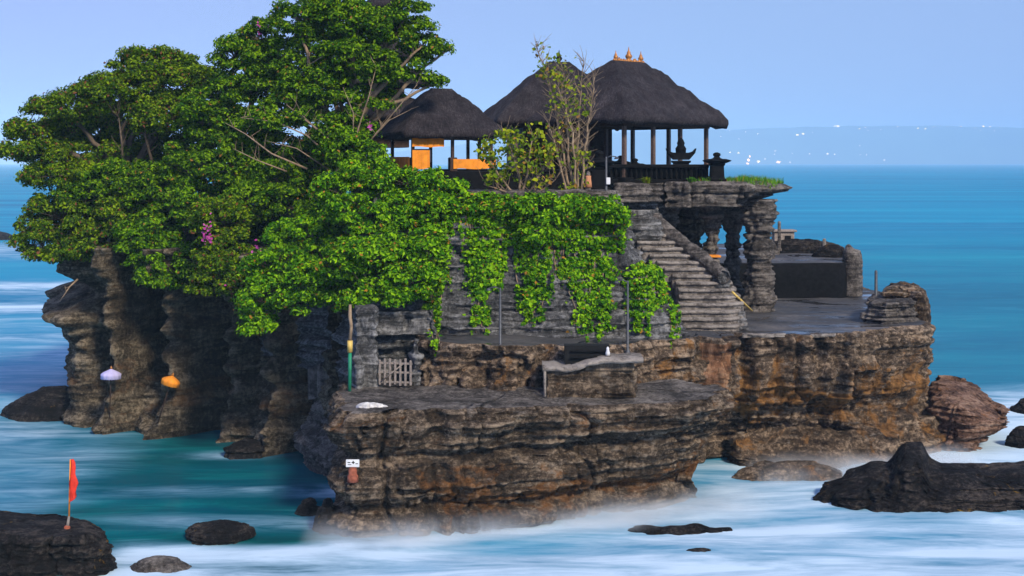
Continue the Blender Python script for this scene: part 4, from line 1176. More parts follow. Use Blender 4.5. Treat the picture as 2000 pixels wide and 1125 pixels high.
def parasol(label, px, py, d, mat, rad, tilt):
    p = W(px, py, d)
    r = empty('ceremonial_parasol', (p.x, p.y, p.z - 1.5), label, 'parasol', 'ceremonial parasols in the cave mouth')
    r.rotation_euler = (0, tilt, 0)
    MB().tube([(0, 0, -.6), (0, 0, 1.66)], .025, 8).build('shaft', M['wood'], r)
    n = 48; V = []
    prof = [(.02, 1.66), (.07, 1.63), (.20, 1.57), (.36, 1.49), (.47, 1.40), (.455, 1.36), (.46, 1.22), (.44, 1.21)]
    for q, z in prof:
        for a in range(n):
            an = 2 * math.pi * a / n; s = 1 + .035 * math.cos(an * 12) * (q / .47)
            V.append((q * rad / .47 * s * math.cos(an), q * rad / .47 * s * math.sin(an), z + (.015 * math.cos(an * 24) if z < 1.25 else 0)))
    MB().add(V, [(i * n + a, i * n + (a + 1) % n, (i + 1) * n + (a + 1) % n, (i + 1) * n + a) for i in range(len(prof) - 1) for a in range(n)], True).build('canopy', mat, r)
    MB().lathe((0, 0, 1.65), [(.05, 0), (.06, .05), (.015, .14)], 8).build('finial', M['gold'], r)
    for k in range(8):
        an = 2 * math.pi * k / 8
        MB().tube([(0, 0, 1.58), (rad * .9 * math.cos(an), rad * .9 * math.sin(an), 1.40)], .010, 5).build('rib', M['wood'], r)
parasol('lilac fringed parasol at the left cave pillar', 215, 727, 60.6, M['lilac_cloth'], .46, .03)
parasol('orange parasol tilted beside the pale cave pillar', 316, 737, 60.0, M['orange_cloth'], .42, .30)

# ---------------------------------------------------------------- town lights on the far hills
def lamp_mat(name, col, s):
    t = NT(name); e = t.n('Emission'); e.inputs[0].default_value = (*col, 1); e.inputs[1].default_value = s
    return t.done(e.outputs[0])
def town_lights():
    warm = lamp_mat('warm_light', (1, .50, .13), 5); pale = lamp_mat('pale_light', (1, .72, .58), 3.4); yel = lamp_mat('yellow_light', (1, .66, .14), 3.6)
    pts = [(1636, 245, 6, pale, 2.2), (1630, 245, 4, pale, 1.2), (1678, 250, 4, yel, 1.2), (1690, 248, 4, pale, 1.2), (1695, 253, 3, pale, 1), (1720, 252, 3, pale, 1.5), (1753, 246, 4, pale, 1), (1792, 249, 5, yel, 1.2), (1807, 250, 5, yel, 1.2),
           (1823, 247, 4, pale, 1), (1836, 244, 3, pale, 1), (1850, 246, 3, pale, 1), (1877, 246, 4, pale, 1.5), (1904, 249, 3, pale, 1), (1920, 245, 5, yel, 1.3), (1933, 246, 4, pale, 1.3), (1952, 247, 3, pale, 1), (1942, 254, 3, pale, 1), (1915, 254, 3, pale, 1),
           (1557, 262, 6, yel, 1.6), (1568, 260, 6, yel, 1.4), (1587, 258, 3, pale, 1), (1425, 254, 3, pale, 1), (1456, 256, 4, pale, 1), (1480, 260, 4, pale, 1.2), (1408, 265, 3, pale, 1), (1443, 270, 3, pale, 1), (1497, 278, 3, pale, 1), (1679, 283, 3, pale, 1),
           (1514, 293, 4, pale, 1), (1512, 300, 4, pale, 1), (1426, 296, 4, pale, 1.5), (1442, 297, 5, yel, 1.4), (1461, 311, 9, warm, 1), (1464, 304, 7, warm, .8), (1481, 314, 8, yel, 1.3), (1494, 309, 4, pale, 1), (1520, 315, 7, warm, 2.0), (1543, 315, 4, pale, 1),
           (1547, 298, 3, pale, 1), (1581, 299, 4, pale, 1), (1616, 299, 5, pale, 1.3), (1630, 300, 4, pale, 1), (1680, 301, 3, pale, 1), (1692, 301, 3, pale, 1), (1727, 311, 4, pale, 1.2), (1460, 318, 6, warm, 1.6)]
    for px, py, s, m, asp in pts:
        py = min(py, 318)
        d = Vector(((px - 1000) / F, 1, -(py + 1.5 - 317) / F)).normalized()
        hit = HILL.ray_cast(EYE, d)
        if hit[0] is None:
            d2 = 9300.0; p = Vector((X(px, d2), d2, Z(py + 1.5, d2)))
        else: p = hit[0]
        u = s * p.y / F * .30
        o = MB().lathe((0, 0, 0), [(u * .2, -u), (u * .8, -u * .6), (u, 0), (u * .8, u * .6), (u * .2, u)], 8).build('town_light', m, None, (p.x, p.y - u, max(p.z, u * .6)))
        o.scale = (asp, 1, 1)
        lab = {'warm_light': 'bright warm town light by the water across the bay', 'pale_light': 'tiny pale town light on the hazy far hills', 'yellow_light': 'small yellow town light on the hazy far hills'}[m.name]
        tag(o, lab, 'town light', {'warm_light': 'warm shore lights across the bay', 'pale_light': 'pale lights on the far hills', 'yellow_light': 'yellow lights on the far hills'}[m.name])
town_lights()

# pale stones let into the terrace edge, a dead branch on the far left ledge
for lab_, pa_, pb_, sd_ in (('long pale stone along the terrace edge below the stairs', 1452, 1532, 391), ('short pale stone along the terrace edge right of the long one', 1584, 1634, 393)):
    d_ = 54.25
    o = loft('edge_stone', [(pa_, d_), (pb_, d_ + .12), (pb_, d_ + .45), (pa_, d_ + .33)], 5.36, 5.49, None, .06, .04, sd_, M['step_stone'], dict(h=.2, a_st=.05, a_big=.25, a_fine=.14, a_crack=.12), loc=(X((pa_ + pb_) / 2, d_), d_, 5.36), smooth=.08, ncap=5, cap_amp=.04, round_top=.02)
    tag(o, lab_, 'edge stone')
b_ = W(152, 545, 62.6)
m = MB().tube([(0, 0, 0), (-.35, -.1, -.35), (-.6, -.15, -.75), (-.78, -.2, -1.0)], [.05, .035, .025, .012], 7)
m.tube([(-.35, -.1, -.35), (-.62, -.1, -.42)], [.02, .008], 5).tube([(-.5, -.12, -.58), (-.58, -.1, -.28)], [.018, .006], 5)
tag(m.build('dead_branch', M['pale_bark'], None, b_), 'bare dead branch hanging from the left edge of the cave cliff', 'branch')
# ---------------------------------------------------------------- plants
RNG = np.random.default_rng(7)
def unit(v): return v / (np.linalg.norm(v, axis=-1, keepdims=True) + 1e-9)
def leaf_mesh(name, P, N, size, wid=.55, droop=.35):
    """one folded diamond leaf per point; N is the way each leaf roughly faces"""
    n = len(P)
    N = unit(N + .50 * RNG.normal(size=(n, 3)) + np.array([0, -.10, .28]))
    A = RNG.normal(size=(n, 3)) + np.array([0, 0, -droop])
    A = unit(A - (A * N).sum(1, keepdims=True) * N)
    B = np.cross(N, A)
    L = size * RNG.uniform(.45, 1.5, (n, 1)); Wd = L * wid * RNG.uniform(.8, 1.2, (n, 1))
    V = np.stack([P - A * L * .5, P + B * Wd * .5 + N * L * .10 - A * L * .06, P + A * L * .5 - N * L * .08, P - B * Wd * .5 + N * L * .10 - A * L * .06], 1).reshape(-1, 3)
    Fs = np.arange(4 * n).reshape(-1, 4)
    return np_mesh(name, V, Fs, False)
def clumps(blobs, r, seed, dens=1.0):
    """clump centres spread through image-sized ellipsoids that stand at their real distance"""
    rg = np.random.default_rng(seed); C = []
    for b in blobs:
        px, py, rx, ry, d, rd = b[:6]
        k = d / F
        n = int(max(2, dens * (b[6] if len(b) > 6 else 1) * (rx * k) * (ry * k) * 4.2 / (r * r)))
        u = unit(rg.normal(size=(n, 3))) * rg.uniform(.25, 1, (n, 1)) ** .45
        c = np.array(W(px, py, d))
        C.append(c + u * np.array([rx * k, rd, ry * k]))
    return np.vstack(C)
def clump_leaves(C, r, per, seed, flat=.75, low=-.35):
    rg = np.random.default_rng(seed)
    n = len(C)
    rr = r * rg.uniform(.45, 1.6, n)
    m = np.maximum(6, (per * (rr / r) ** 2)).astype(int)
    idx = np.repeat(np.arange(n), m)
    u = rg.normal(size=(len(idx), 3)); u[:, 2] += .35; u[:, 1] -= .25; u = unit(u)
    bad = u[:, 2] < low; u[bad, 2] *= -.6
    rad = rr[idx][:, None] * rg.uniform(.35, 1.08, (len(idx), 1)) ** .6
    # uneven outline inside each clump
    rad = rad * (1 + .35 * vnoise(C[idx] * 3.1 + u * 2.2, seed)[:, None])
    P = C[idx] + u * rad * np.array([1, 1, flat])
    return P, u
def limb(m, a, b, r0, r1, sag, seed, n=9, sides=6):
    rg = random.Random(seed)
    a, b = Vector(a), Vector(b); L = (b - a).length
    mid = (a + b) / 2 + Vector((rg.uniform(-1, 1), rg.uniform(-1, 1), sag)) * L * .16
    pts = []; rad = []
    for i in range(n + 1):
        t = i / n
        p = a * (1 - t) ** 2 + mid * 2 * t * (1 - t) + b * t * t
        w = .035 * L * math.sin(math.pi * t)
        pts.append(p + Vector((rg.uniform(-w, w), rg.uniform(-w, w), rg.uniform(-w, w))) * .6); rad.append(r0 + (r1 - r0) * t ** .8)
    m.tube(pts, rad, sides)
    return pts, rad
def plant(name, label, cat, base, blobs, r, per, leaf, mat, seed, group=None, trunk=(.22, .05), bark='bark', dens=1.0, flat=.75, crownname='crown', stems=1, limbs=(), low=-.35, twigs=True, wid=.55, flowers=()):
    bp = W(*base)
    root = empty(name, bp, label, cat, group)
    C = clumps(blobs, r, seed, dens)
    P, u = clump_leaves(C, r, per, seed + 1, flat, low)
    me = leaf_mesh(crownname, P - np.array(bp), u, leaf, wid)
    link(crownname, me, M[mat], root)
    m = MB(); rg = random.Random(seed)
    nodes = []
    cen = [W(*b[:2], b[4]) - bp for b in blobs]
    z0 = min(c.z for c in cen)
    if stems == 1:
        fork = Vector((sum(c.x for c in cen) / len(cen) * .35, sum(c.y for c in cen) / len(cen) * .3, max(.5, min(c.z for c in cen) * .6 + .4)))
        pts, rad = limb(m, (0, 0, -.4), fork, trunk[0], trunk[0] * .75, .1, seed, 8, 9)
        starts = [fork]
    else:
        starts = [Vector((rg.uniform(-.25, .25), rg.uniform(-.2, .2), -.2)) for _ in range(stems)]
    for i, c in enumerate(cen):
        st = starts[i % len(starts)]
        pts, rad = limb(m, st, c, trunk[0] * (.6 if stems == 1 else .8), trunk[1], .5, seed + i, 10, 7)
        nodes += list(zip(pts, rad))
    for k, (lp, lr) in enumerate(limbs):
        q = [W(*p) - bp for p in lp]
        m.tube(q, [lr * (1 - .75 * i / (len(q) - 1)) for i in range(len(q))], 7); nodes += [(p, lr * .4) for p in q[1:]]
        for i in range(len(q) - 1):
            for s in range(3):
                a = q[i].lerp(q[i + 1], rg.random()); b = a + Vector((rg.uniform(-.5, .5), rg.uniform(-.4, .3), rg.uniform(.2, .9)))
                limb(m, a, b, lr * .3, lr * .1, .2, seed + 900 + k * 20 + i * 3 + s, 5, 5)
    if twigs:
        NP = np.array([tuple(p) for p, _ in nodes])
        for i, c in enumerate(C[:: max(1, len(C) // 160)]):
            cl = c - np.array(bp)
            j = int(np.argmin(((NP - cl) ** 2).sum(1) + .6 * (NP[:, 2] > cl[2])))
            limb(m, nodes[j][0], cl, max(.015, min(.05, nodes[j][1] * .6)), .010, .2, seed + 500 + i, 5, 5)
    m.build('trunk', M[bark], root)
    for fpx, fpy, fd, fr, n in flowers:
        n = int(n * .6)
        c = np.array(W(fpx, fpy, fd)); rgn = np.random.default_rng(seed + int(fpx))
        q = c + rgn.normal(size=(n, 3)) * np.array([fr * .45, .12, fr])
        link('blossom', leaf_mesh('blossom', q - np.array(bp), np.tile([0, -1, .2], (n, 1)), .13, .8), M['leaf_pink'], root)
    return root

TREES = 'trees crowding the top of the mound'
plant('broad_tree', 'broad spreading tree with tiered crown at the far left', 'tree', (265, 400, 66),
      [(300, 135, 85, 38, 65.5, 1.6), (235, 185, 100, 40, 65.0, 1.8), (370, 160, 45, 50, 65, 1.5), (130, 215, 75, 28, 64.5, 1.5), (50, 255, 50, 20, 64, 1.2, .8), (70, 300, 70, 24, 64, 1.4, .8), (330, 230, 75, 45, 64.6, 1.6), (110, 345, 80, 30, 63.6, 1.4, .7), (200, 305, 90, 22, 66, 1.4, .7), (175, 262, 110, 42, 67.5, 1.2, .9), (330, 300, 70, 40, 67, 1.2, .8)],
      .40, 130, .155, 'leaf_left', 400, TREES, (.30, .06), flat=.8, dens=1.8, limbs=[([(300, 330, 64.3), (285, 270, 64.0), (278, 225, 64)], .10), ([(240, 330, 64.5), (238, 280, 64), (232, 230, 64)], .08)])
plant('dense_tree', 'dense dark green tree left of the tall crown', 'tree', (470, 380, 63),
      [(458, 115, 42, 38, 62, 1.3), (505, 80, 40, 35, 62, 1.2), (445, 200, 45, 60, 61.8, 1.4), (515, 150, 50, 60, 62, 1.4), (400, 235, 45, 60, 62.2, 1.4), (480, 255, 60, 45, 61.4, 1.3)],
      .40, 130, .16, 'leaf_tree', 420, TREES, (.26, .05), dens=1.5, flowers=[(535, 42, 60.5, .22, 24), (505, 52, 60.8, .18, 14)])
plant('tall_tree', 'tall tree with wide airy crown and bare fanning branches', 'tree', (665, 380, 60.5),
      [(585, 40, 55, 45, 60.5, 1.4), (650, 10, 60, 40, 60.5, 1.4), (700, 55, 60, 50, 60.2, 1.4), (765, 55, 55, 38, 60.2, 1.3), (825, 90, 42, 42, 60, 1.1), (868, 102, 20, 14, 60, .5), (690, 125, 85, 42, 59.8, 1.4), (610, 175, 55, 40, 59.6, 1.2, 1), (775, 140, 55, 24, 59.6, 1.1), (855, 160, 24, 14, 59.8, .5), (560, 225, 60, 34, 59.4, 1.1, 1), (710, 200, 55, 24, 59.4, 1.0, .45), (800, 20, 30, 35, 60.4, .8), (555, 110, 25, 40, 60.8, .8), (665, 255, 75, 34, 59.4, .8, .6), (630, 110, 70, 60, 61.2, 1.0, .7), (600, 190, 80, 45, 61.0, 1.0, .8), (720, 180, 80, 40, 61.0, 1.0, .5)],
      .38, 115, .16, 'leaf_tree', 440, TREES, (.26, .05), 'pale_bark', dens=1.35,
      limbs=[([(668, 330, 58.8), (648, 280, 58.6), (610, 245, 58.5), (560, 205, 58.5)], .065), ([(662, 320, 58.7), (600, 265, 58.5), (540, 238, 58.4), (470, 230, 58.3)], .05), ([(690, 320, 58.8), (735, 260, 58.6), (790, 195, 58.5), (815, 165, 58.5)], .045), ([(682, 320, 58.9), (700, 250, 58.6), (720, 190, 58.6), (735, 130, 58.6)], .05),
             ([(600, 330, 58.6), (530, 300, 58.3), (480, 262, 58.2), (440, 240, 58.2)], .05), ([(560, 335, 58.5), (500, 312, 58.2), (455, 290, 58.0)], .04), ([(655, 315, 58.4), (640, 270, 58.2), (590, 225, 58.1)], .04), ([(700, 300, 58.4), (760, 235, 58.2), (800, 215, 58.2)], .03), ([(690, 290, 58.4), (690, 220, 58.2), (670, 170, 58.2)], .035), ([(640, 330, 58.3), (580, 290, 58.1), (520, 275, 58.0)], .035)])
plant('climbing_bush', 'bright green bush climbing round the foot of the tall tree', 'bush', (700, 370, 57.5),
      [(690, 290, 40, 40, 57.5, .8), (730, 300, 22, 28, 57.3, .6), (655, 300, 28, 30, 57.6, .6, .7)], .38, 120, .18, 'leaf_shrub', 460, 'bushes covering the cliff top', (.06, .02), stems=3, flowers=[(722, 245, 57, .12, 14)])
BUSH = 'bushes covering the cliff top'
def bush(label, base, blobs, mat, seed, leaf=.155, r=.34, per=105, dens=1.2, **kw):
    return plant('cliff_bush', label, 'bush', base, blobs, r, per, leaf, mat, seed, BUSH, (.07, .02), dens=dens, stems=4, crownname='foliage', **kw)
bush('olive green bush hanging over the far left end of the cliff', (160, 520, 64), [(120, 430, 90, 45, 63.3, 1.3), (85, 480, 62, 34, 62.8, 1.1), (190, 480, 70, 40, 62.4, 1.3), (240, 420, 50, 45, 62.6, 1.2)], 'leaf_left', 470)
bush('dark green bush under the broad tree', (270, 470, 64), [(235, 350, 80, 40, 63.5, 1.3), (300, 385, 70, 60, 62.6, 1.4), (170, 385, 60, 35, 63.4, 1.2), (365, 330, 55, 60, 62.4, 1.3)], 'leaf_tree', 475)
bush('deep green bush drooping over the pale cave pillar', (320, 520, 62), [(290, 470, 60, 55, 61.2, 1.2), (340, 520, 55, 48, 60.6, 1.1), (300, 540, 40, 25, 60.6, .9), (390, 400, 55, 60, 61.0, 1.2)], 'leaf_shrub', 480)
bush('bush dotted with magenta blossom in the middle of the overhang', (440, 520, 60), [(430, 440, 60, 50, 58.6, 1.2), (430, 515, 55, 45, 57.6, 1.2), (400, 555, 32, 22, 57.4, .8), (470, 555, 38, 38, 56.6, .9)], 'leaf_left', 485,
     flowers=[(403, 455, 57.0, .26, 50), (505, 515, 54.2, .34, 70), (478, 592, 55.4, .24, 40), (445, 560, 55.8, .14, 12)])
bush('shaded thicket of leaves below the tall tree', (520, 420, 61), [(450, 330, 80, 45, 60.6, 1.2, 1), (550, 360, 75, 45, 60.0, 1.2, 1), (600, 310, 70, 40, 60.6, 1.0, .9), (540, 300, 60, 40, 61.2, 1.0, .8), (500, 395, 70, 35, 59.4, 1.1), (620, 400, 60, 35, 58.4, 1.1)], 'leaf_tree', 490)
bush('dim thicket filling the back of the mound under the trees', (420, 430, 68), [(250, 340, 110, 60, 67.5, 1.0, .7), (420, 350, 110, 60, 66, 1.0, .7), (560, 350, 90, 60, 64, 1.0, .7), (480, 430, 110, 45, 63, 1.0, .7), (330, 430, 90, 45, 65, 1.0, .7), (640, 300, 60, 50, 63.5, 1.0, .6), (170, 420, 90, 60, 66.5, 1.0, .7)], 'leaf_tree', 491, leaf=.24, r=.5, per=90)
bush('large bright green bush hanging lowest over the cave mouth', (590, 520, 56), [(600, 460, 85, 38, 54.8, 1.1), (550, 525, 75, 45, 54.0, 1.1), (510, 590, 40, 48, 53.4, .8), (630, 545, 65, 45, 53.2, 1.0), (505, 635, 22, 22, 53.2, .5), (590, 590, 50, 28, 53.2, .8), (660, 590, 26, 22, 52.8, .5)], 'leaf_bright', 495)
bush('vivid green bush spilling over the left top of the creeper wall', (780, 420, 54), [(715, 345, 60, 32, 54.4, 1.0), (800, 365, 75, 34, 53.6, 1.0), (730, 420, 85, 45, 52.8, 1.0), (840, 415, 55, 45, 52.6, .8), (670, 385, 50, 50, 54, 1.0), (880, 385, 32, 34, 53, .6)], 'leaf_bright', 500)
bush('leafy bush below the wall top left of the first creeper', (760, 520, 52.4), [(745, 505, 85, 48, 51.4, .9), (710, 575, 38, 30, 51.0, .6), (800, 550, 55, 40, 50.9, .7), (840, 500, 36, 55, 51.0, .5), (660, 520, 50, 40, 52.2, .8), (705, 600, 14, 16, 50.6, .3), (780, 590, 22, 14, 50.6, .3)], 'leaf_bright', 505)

# creepers on the wall: every leaf sits on the rock it grows over
WALL_BVH = bvh_of([mound, terrace])
def creeper(label, strands, seed, mat='leaf_bright', dens=95, leaf=.15, top=None):
    rg = np.random.default_rng(seed)
    pts = []; nrm = []; m = MB(); b0 = None
    tails = []
    for (poly, w0, w1) in strands:      # thin runners trailing beside each strand
        for q in range(2):
            dx = rg.uniform(-1.1, 1.1) * w0; ex = rg.uniform(-18, 34)
            tails.append(([(x + dx * (1 - .3 * i / len(poly)), y + (ex if i == len(poly) - 1 else 0)) for i, (x, y) in enumerate(poly)], 5.5, 2.5))
    for (poly, w0, w1) in list(strands) + tails:
        poly = np.array(poly, float)
        L = np.concatenate([[0], np.cumsum(np.linalg.norm(np.diff(poly, axis=0), axis=1))])
        n = int(L[-1] * dens / 10 * (w0 + w1) / 30)
        t = rg.uniform(0, 1, n) ** 1.1
        # leaves gather in tufts along the strand
        t = np.clip(t + .02 * np.sin(t * 60 + seed), 0, 1)
        x = np.interp(t * L[-1], L, poly[:, 0]); y = np.interp(t * L[-1], L, poly[:, 1])
        w = w0 + (w1 - w0) * t
        lat = rg.normal(0, .45, n) * w * (1 + .45 * np.sin(y * .11 + seed) + .3 * np.sin(y * .043 + seed * 2))
        keep = fbm(np.stack([(x + lat) * .05, y * .05, y * 0 + seed], -1), 2, seed) > -.46 + .20 * t
        for xx, yy in zip((x + lat)[keep], y[keep]):
            h = ray(WALL_BVH, xx, yy)
            if h[0] is None or h[3] > 66: continue
            nn = h[1] if h[1].dot(h[0] - EYE) < 0 else -h[1]
            p = h[0] + nn * rg.uniform(.02, .26)
            pts.append(tuple(p)); nrm.append((nn.x, nn.y - .3, nn.z + .2))
        st = []
        for tt in np.linspace(0, 1, 26):
            xx = np.interp(tt * L[-1], L, poly[:, 0]) + 3 * math.sin(tt * 17 + seed); yy = np.interp(tt * L[-1], L, poly[:, 1])
            h = ray(WALL_BVH, xx, yy)
            if h[0] is not None and h[3] < 66:
                nn = h[1] if h[1].dot(h[0] - EYE) < 0 else -h[1]
                st.append(h[0] + nn * .05)
        if len(st) > 3: m.tube(st, [.035 - .02 * i / len(st) for i in range(len(st))], 6)
    P = np.array(pts)
    base = Vector((P[:, 0].mean(), P[:, 1].mean(), P[:, 2].min()))
    root = empty('hanging_creeper', base, label, 'creeper', 'green creepers hanging down the temple wall')
    link('leaves', leaf_mesh('leaves', P - np.array(base), np.array(nrm), leaf, .7, .6), M[mat], root)
    m.v = [(v[0] - base.x, v[1] - base.y, v[2] - base.z) for v in m.v]
    m.build('stems', M['pale_bark'], root)
    return root
TOPS = [([(905, 395), (920, 440), (925, 480)], 26, 20), ([(985, 392), (985, 430), (990, 470)], 24, 14), ([(1098, 395), (1098, 440), (1098, 500)], 20, 12)]
creeper('long creeper at the left edge of the bare wall beside the bushes', [([(865, 420), (855, 520), (845, 600), (842, 662)], 22, 9), ([(840, 480), (842, 560), (848, 640)], 20, 9)], 600)
creeper('creeper falling behind the left lamp post', TOPS[:2] + [([(945, 385), (940, 470), (935, 560), (930, 648)], 34, 13), ([(965, 390), (965, 480), (960, 560)], 22, 12), ([(920, 395), (925, 470), (932, 560)], 16, 10), ([(945, 600), (942, 640)], 14, 9)], 605)
creeper('forked creeper ending in two tails in the middle of the wall', [([(1040, 385), (1035, 470), (1038, 560), (1036, 625)], 30, 11), ([(1068, 390), (1070, 470), (1062, 550), (1058, 622)], 26, 8), ([(1015, 400), (1025, 470), (1030, 530)], 18, 10), ([(1085, 395), (1080, 470), (1072, 540)], 16, 9), ([(1010, 440), (1050, 470), (1085, 450)], 22, 22)], 610)
creeper('broadest creeper with ragged tails right of the forked one', TOPS[2:] + [([(1215, 410), (1220, 440), (1218, 470)], 14, 8), ([(1130, 390), (1120, 480), (1128, 580), (1138, 650)], 34, 14), ([(1165, 390), (1160, 470), (1160, 560), (1155, 610)], 30, 10), ([(1195, 400), (1185, 480), (1185, 560), (1183, 645)], 20, 11), ([(1105, 400), (1105, 480), (1115, 560)], 18, 10)], 615)
creeper('short dense creeper beside the foot of the stairs', [([(1245, 520), (1245, 580), (1246, 650)], 26, 13), ([(1285, 530), (1282, 560), (1278, 600)], 34, 22), ([(1312, 535), (1314, 580), (1306, 645)], 18, 13), ([(1262, 525), (1266, 575)], 32, 28), ([(1240, 525), (1280, 532), (1318, 540)], 16, 16)], 620, dens=120)
def fringe(label, blobs, seed, mat='leaf_bright', base=(1060, 420, 53.4)):
    return plant('wall_top_creeper', label, 'creeper', base, blobs, .28, 70, .16, mat, seed, 'green creepers hanging down the temple wall', (.03, .012), stems=3, crownname='leaves', dens=.9)
fringe('leafy fringe along the wall top under the sparse trees', [(945, 406, 46, 26, 52.4, .4), (1010, 406, 46, 28, 52.2, .4), (1070, 412, 46, 32, 52.1, .4), (1050, 450, 34, 24, 51.7, .25)], 630)
fringe('mounded fringe at the right end of the wall top by the steps', [(1125, 408, 48, 26, 52.2, .45), (1178, 410, 42, 28, 52.3, .45), (1213, 430, 18, 28, 52.6, .3)], 635, 'leaf_bright', (1180, 425, 53.4))

# the two thin trees before the pavilions
def thin_tree(name, label, base, stems, leaves, seed, mat, leaf=.20, bark='pale_bark', r0=.07, twig=5):
    bp = W(*base); root = empty(name, bp, label, 'tree', 'thin trees before the pavilions')
    m = MB(); rg = random.Random(seed); tips = []
    for k, (poly, rr) in enumerate(stems):
        q = [W(*p) - bp for p in poly]
        # fine, wavy
        pts = []
        for i in range(len(q) - 1):
            for s in range(6):
                pts.append(q[i].lerp(q[i + 1], s / 6) + Vector((rg.uniform(-1, 1), rg.uniform(-1, 1), 0)) * .035)
        pts.append(q[-1])
        m.tube(pts, [rr * (1 - .8 * i / (len(pts) - 1)) + .006 for i in range(len(pts))], 7)
        for i in range(len(pts) // 4, len(pts), 1):
            for s in range(twig):
                if rg.random() < .45: continue
                b = pts[i] + Vector((rg.uniform(-.55, .55), rg.uniform(-.4, .4), rg.uniform(.15, .8)))
                tp, _ = limb(m, pts[i], b, .014, .005, .25, rg.random(), 4, 4); tips += tp[2:]
    m.build('trunk', M[bark], root)
    P = []; rgn = np.random.default_rng(seed)
    for px, py, rx, ry, d, n in leaves:
        c = np.array(W(px, py, d) - bp); k = d / F
        near = [t for t in tips if abs(t.x - c[0]) < rx * k and abs(t.z - c[2]) < ry * k]
        for i in range(n):
            if near and rgn.random() < .75:
                p = np.array(near[rgn.integers(len(near))]) + rgn.normal(size=3) * .10
            else:
                p = c + unit(rgn.normal(size=3)) * rgn.random() ** .5 * np.array([rx * k, .6, ry * k])
            P.append(p)
    P = np.array(P)
    link('crown', leaf_mesh('crown', P, np.tile([0, -.6, .5], (len(P), 1)) + rgn.normal(size=(len(P), 3)) * .5, leaf, .75), M[mat], root)
    return root
thin_tree('thin_tree', 'tall almost leafless tree rising before the two big roofs', (1122, 400, 54.4),
          [([(1118, 400, 54.4), (1100, 300, 54.3), (1082, 200, 54.2), (1070, 150, 54.2), (1048, 92, 54.2)], .055), ([(1122, 400, 54.4), (1110, 300, 54.2), (1105, 210, 54.0), (1100, 140, 54)], .06),
           ([(1128, 400, 54.5), (1128, 300, 54.6), (1132, 200, 54.6), (1140, 120, 54.6)], .05), ([(1134, 400, 54.4), (1142, 300, 54.3), (1152, 220, 54.2), (1162, 150, 54.2)], .06), ([(1126, 390, 54.2), (1118, 260, 53.9), (1090, 170, 53.8)], .055),
           ([(1112, 400, 54.2), (1085, 290, 54.0), (1072, 240, 54)], .05)],
          [(1050, 105, 14, 22, 54.2, 22), (1072, 140, 36, 22, 54.2, 60), (1045, 145, 20, 12, 54.2, 22), (1100, 130, 32, 26, 54.1, 60), (1100, 190, 48, 36, 54.1, 150), (1125, 190, 34, 30, 54.3, 50), (1085, 245, 36, 18, 54.1, 40), (1135, 340, 20, 50, 54.2, 130), (1110, 380, 24, 26, 54, 130)], 700, 'leaf_olive', .16, twig=9)
thin_tree('thin_tree', 'small leafy tree with pale twigs right of the draped pavilion', (1018, 400, 53.6),
          [([(1018, 400, 53.6), (1015, 350, 53.5), (1000, 300, 53.4), (985, 262, 53.4)], .06), ([(1018, 400, 53.6), (1030, 330, 53.5), (1040, 270, 53.5)], .055), ([(1014, 395, 53.6), (985, 355, 53.4), (955, 315, 53.3), (942, 290, 53.3)], .05),
           ([(1022, 395, 53.6), (1055, 340, 53.6), (1078, 290, 53.6)], .05), ([(1016, 385, 53.5), (980, 372, 53.3), (945, 360, 53.3)], .035), ([(1020, 385, 53.5), (1060, 370, 53.5), (1085, 350, 53.5)], .035)],
          [(952, 290, 26, 30, 53.3, 120), (1010, 275, 48, 28, 53.4, 230), (1045, 300, 42, 36, 53.5, 200), (985, 320, 45, 34, 53.4, 160), (1080, 290, 24, 34, 53.6, 90), (960, 340, 28, 22, 53.3, 70), (1040, 355, 40, 24, 53.5, 60)], 710, 'leaf_olive', .19, twig=3)

# grass and tufts on the rock canopy
def grass():
    rg = np.random.default_rng(31); pts = []
    bv = bvh_of([o for o in bpy.data.objects if o.name == 'slab' and o.type == 'MESH'])
    slab = bpy.data.objects['slab']; off = slab.parent.location
    V = []; n = 0
    for i in range(2600):
        px = rg.uniform(1345, 1530); d = rg.uniform(61.2, 66.5)
        x, y = X(px, d), d
        h = bv.ray_cast(Vector((x - off.x, y - off.y, 20)), Vector((0, 0, -1)))
        if h[0] is None: continue
        if fbm(np.array([[x * .9, y * .9, 3.]]), 2, 9)[0] < -.12 + .2 * (px < 1420): continue
        p = np.array(h[0] + off)
        L = rg.uniform(.10, .26) * (1.35 if px > 1440 else .9); a = rg.uniform(0, 6.28); w = .022
        tip = p + np.array([rg.normal() * .08, rg.normal() * .08, L])
        V += [p + np.array([math.cos(a) * w, math.sin(a) * w, -.03]), p - np.array([math.cos(a) * w, math.sin(a) * w, .03]), tip]
    V = np.array(V)
    o = link('grass', np_mesh('grass', V, np.arange(len(V)).reshape(-1, 3), False), M['grass'])
    tag(o, 'short green grass growing on top of the rock canopy', 'grass', kind='stuff')
grass()
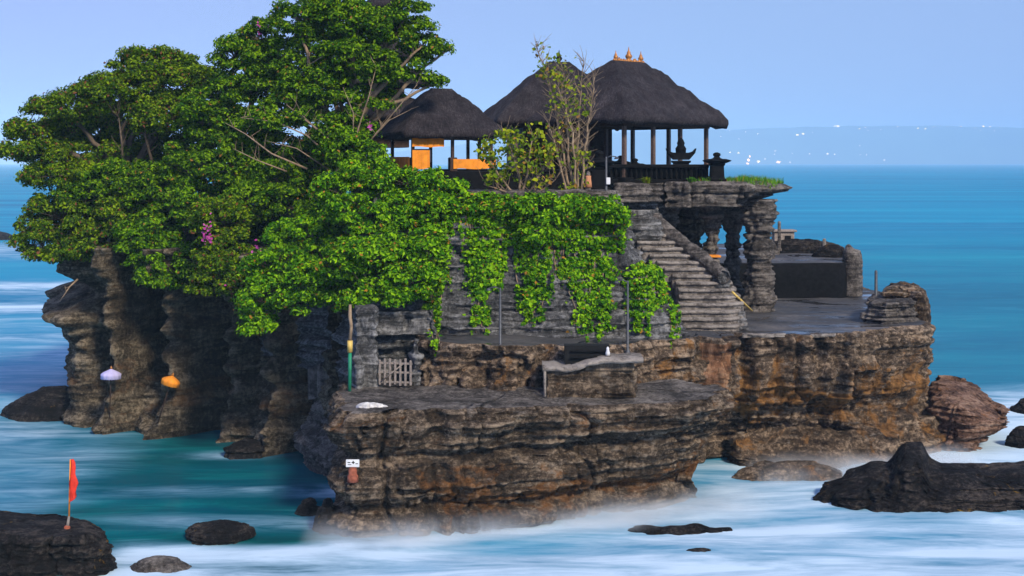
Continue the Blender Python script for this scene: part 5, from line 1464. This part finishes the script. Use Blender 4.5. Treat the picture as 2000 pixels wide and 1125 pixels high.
def tuft(label, px, py, d, h, seed, mat='grass'):
    rg = np.random.default_rng(seed); bp = W(px, py, d); V = []; Fs = []
    for i in range(130):
        a = rg.uniform(0, 6.28); L = h * rg.uniform(.6, 1.1); lean = rg.uniform(.1, .9)
        o = np.array([rg.normal() * .05, rg.normal() * .05, -.05]); w = np.array([-math.sin(a), math.cos(a), 0]) * .022
        d1 = np.array([math.cos(a), math.sin(a), 0])
        m1 = o + d1 * L * lean * .5 + np.array([0, 0, L * .62]); tp = o + d1 * L * lean * 1.1 + np.array([0, 0, L * (.85 - .35 * lean)])
        b = len(V); V += [o - w, o + w, m1 + w * .9, m1 - w * .9, tp + w * .1, tp - w * .1]; Fs += [(b, b + 1, b + 2, b + 3), (b + 3, b + 2, b + 4, b + 5)]
    o = link('tufted_plant', np_mesh('tufted_plant', np.array(V), np.array(Fs), False), M[mat], None, bp)
    tag(o, label, 'plant', 'tufted plants by the balustrade')
tuft('yellow green tufted plant in front of the middle of the balustrade', 1262, 360, 60.2, .52, 41, 'leaf_olive')
tuft('small green tuft near the right end of the balustrade', 1352, 356, 60.9, .38, 43)

# ---------------------------------------------------------------- air and spray
def vol_box(name, lo, hi, col, dens, aniso=0.0, grad=None, label=None):
    c = [(a + b) / 2 for a, b in zip(lo, hi)]; s = [b - a for a, b in zip(lo, hi)]
    t = NT(name); v = t.n('VolumePrincipled')
    v.inputs['Color'].default_value = (*col, 1); v.inputs['Density'].default_value = dens; v.inputs['Anisotropy'].default_value = aniso
    if grad:
        y0, slope, width = grad      # densest along a line at the rock foot, fading up, out and towards the box ends
        g = t.n('NewGeometry'); sp = t.n('SeparateXYZ'); t.l(g.outputs['Position'], sp.inputs[0])
        f = t.math('POWER', t.math('SUBTRACT', 1.0, t.math('DIVIDE', sp.outputs['Z'], hi[2]), clamp=True), 1.5)
        e = t.math('ADD', y0, t.math('MULTIPLY', slope, sp.outputs['X']))
        q = t.math('DIVIDE', t.math('SUBTRACT', sp.outputs['Y'], e), width)
        w = t.math('SUBTRACT', 1.0, t.math('MULTIPLY', q, q), clamp=True)
        ux = t.math('DIVIDE', t.math('SUBTRACT', sp.outputs['X'], c[0]), s[0] / 2)
        u4 = t.math('SUBTRACT', 1.0, t.math('POWER', t.math('ABSOLUTE', ux), 6), clamp=True)
        n = t.ramp(t.noise(t.pos((.35, .6, .9)), 1.0, 3, .6, .4), [(.36, .08), (.66, 1.)])
        t.l(t.math('MULTIPLY', t.math('MULTIPLY', t.math('MULTIPLY', f, w), t.math('MULTIPLY', u4, n)), dens), v.inputs['Density'])
    t.l(v.outputs[0], t.out.inputs['Volume'])
    o = MB().box(c, s).build(name, t.m)
    return tag(o, label, None, None, 'stuff')
vol_box('haze', (-14000, -400, -3.0), (14000, 10100, 275), (.50, .76, 1.0), 0.00018, -0.45, None, 'pale blue sea haze over the bay')
vol_box('surf_spray', (-7.0, 41.6, .03), (9.4, 51.8, .80), (1, 1, 1), 1.7, 0, (45.6, .30, 2.2), 'white surf spray drifting at the foot of the rock platform')
vol_box('surf_spray', (9.41, 49.6, .03), (19.5, 57.5, .75), (1, 1, 1), 1.9, 0, (50.0, .28, 2.2), 'white surf spray drifting over the low shelf on the right')
S.cycles.volume_step_rate = 0.25
S.cycles.volume_max_steps = 256
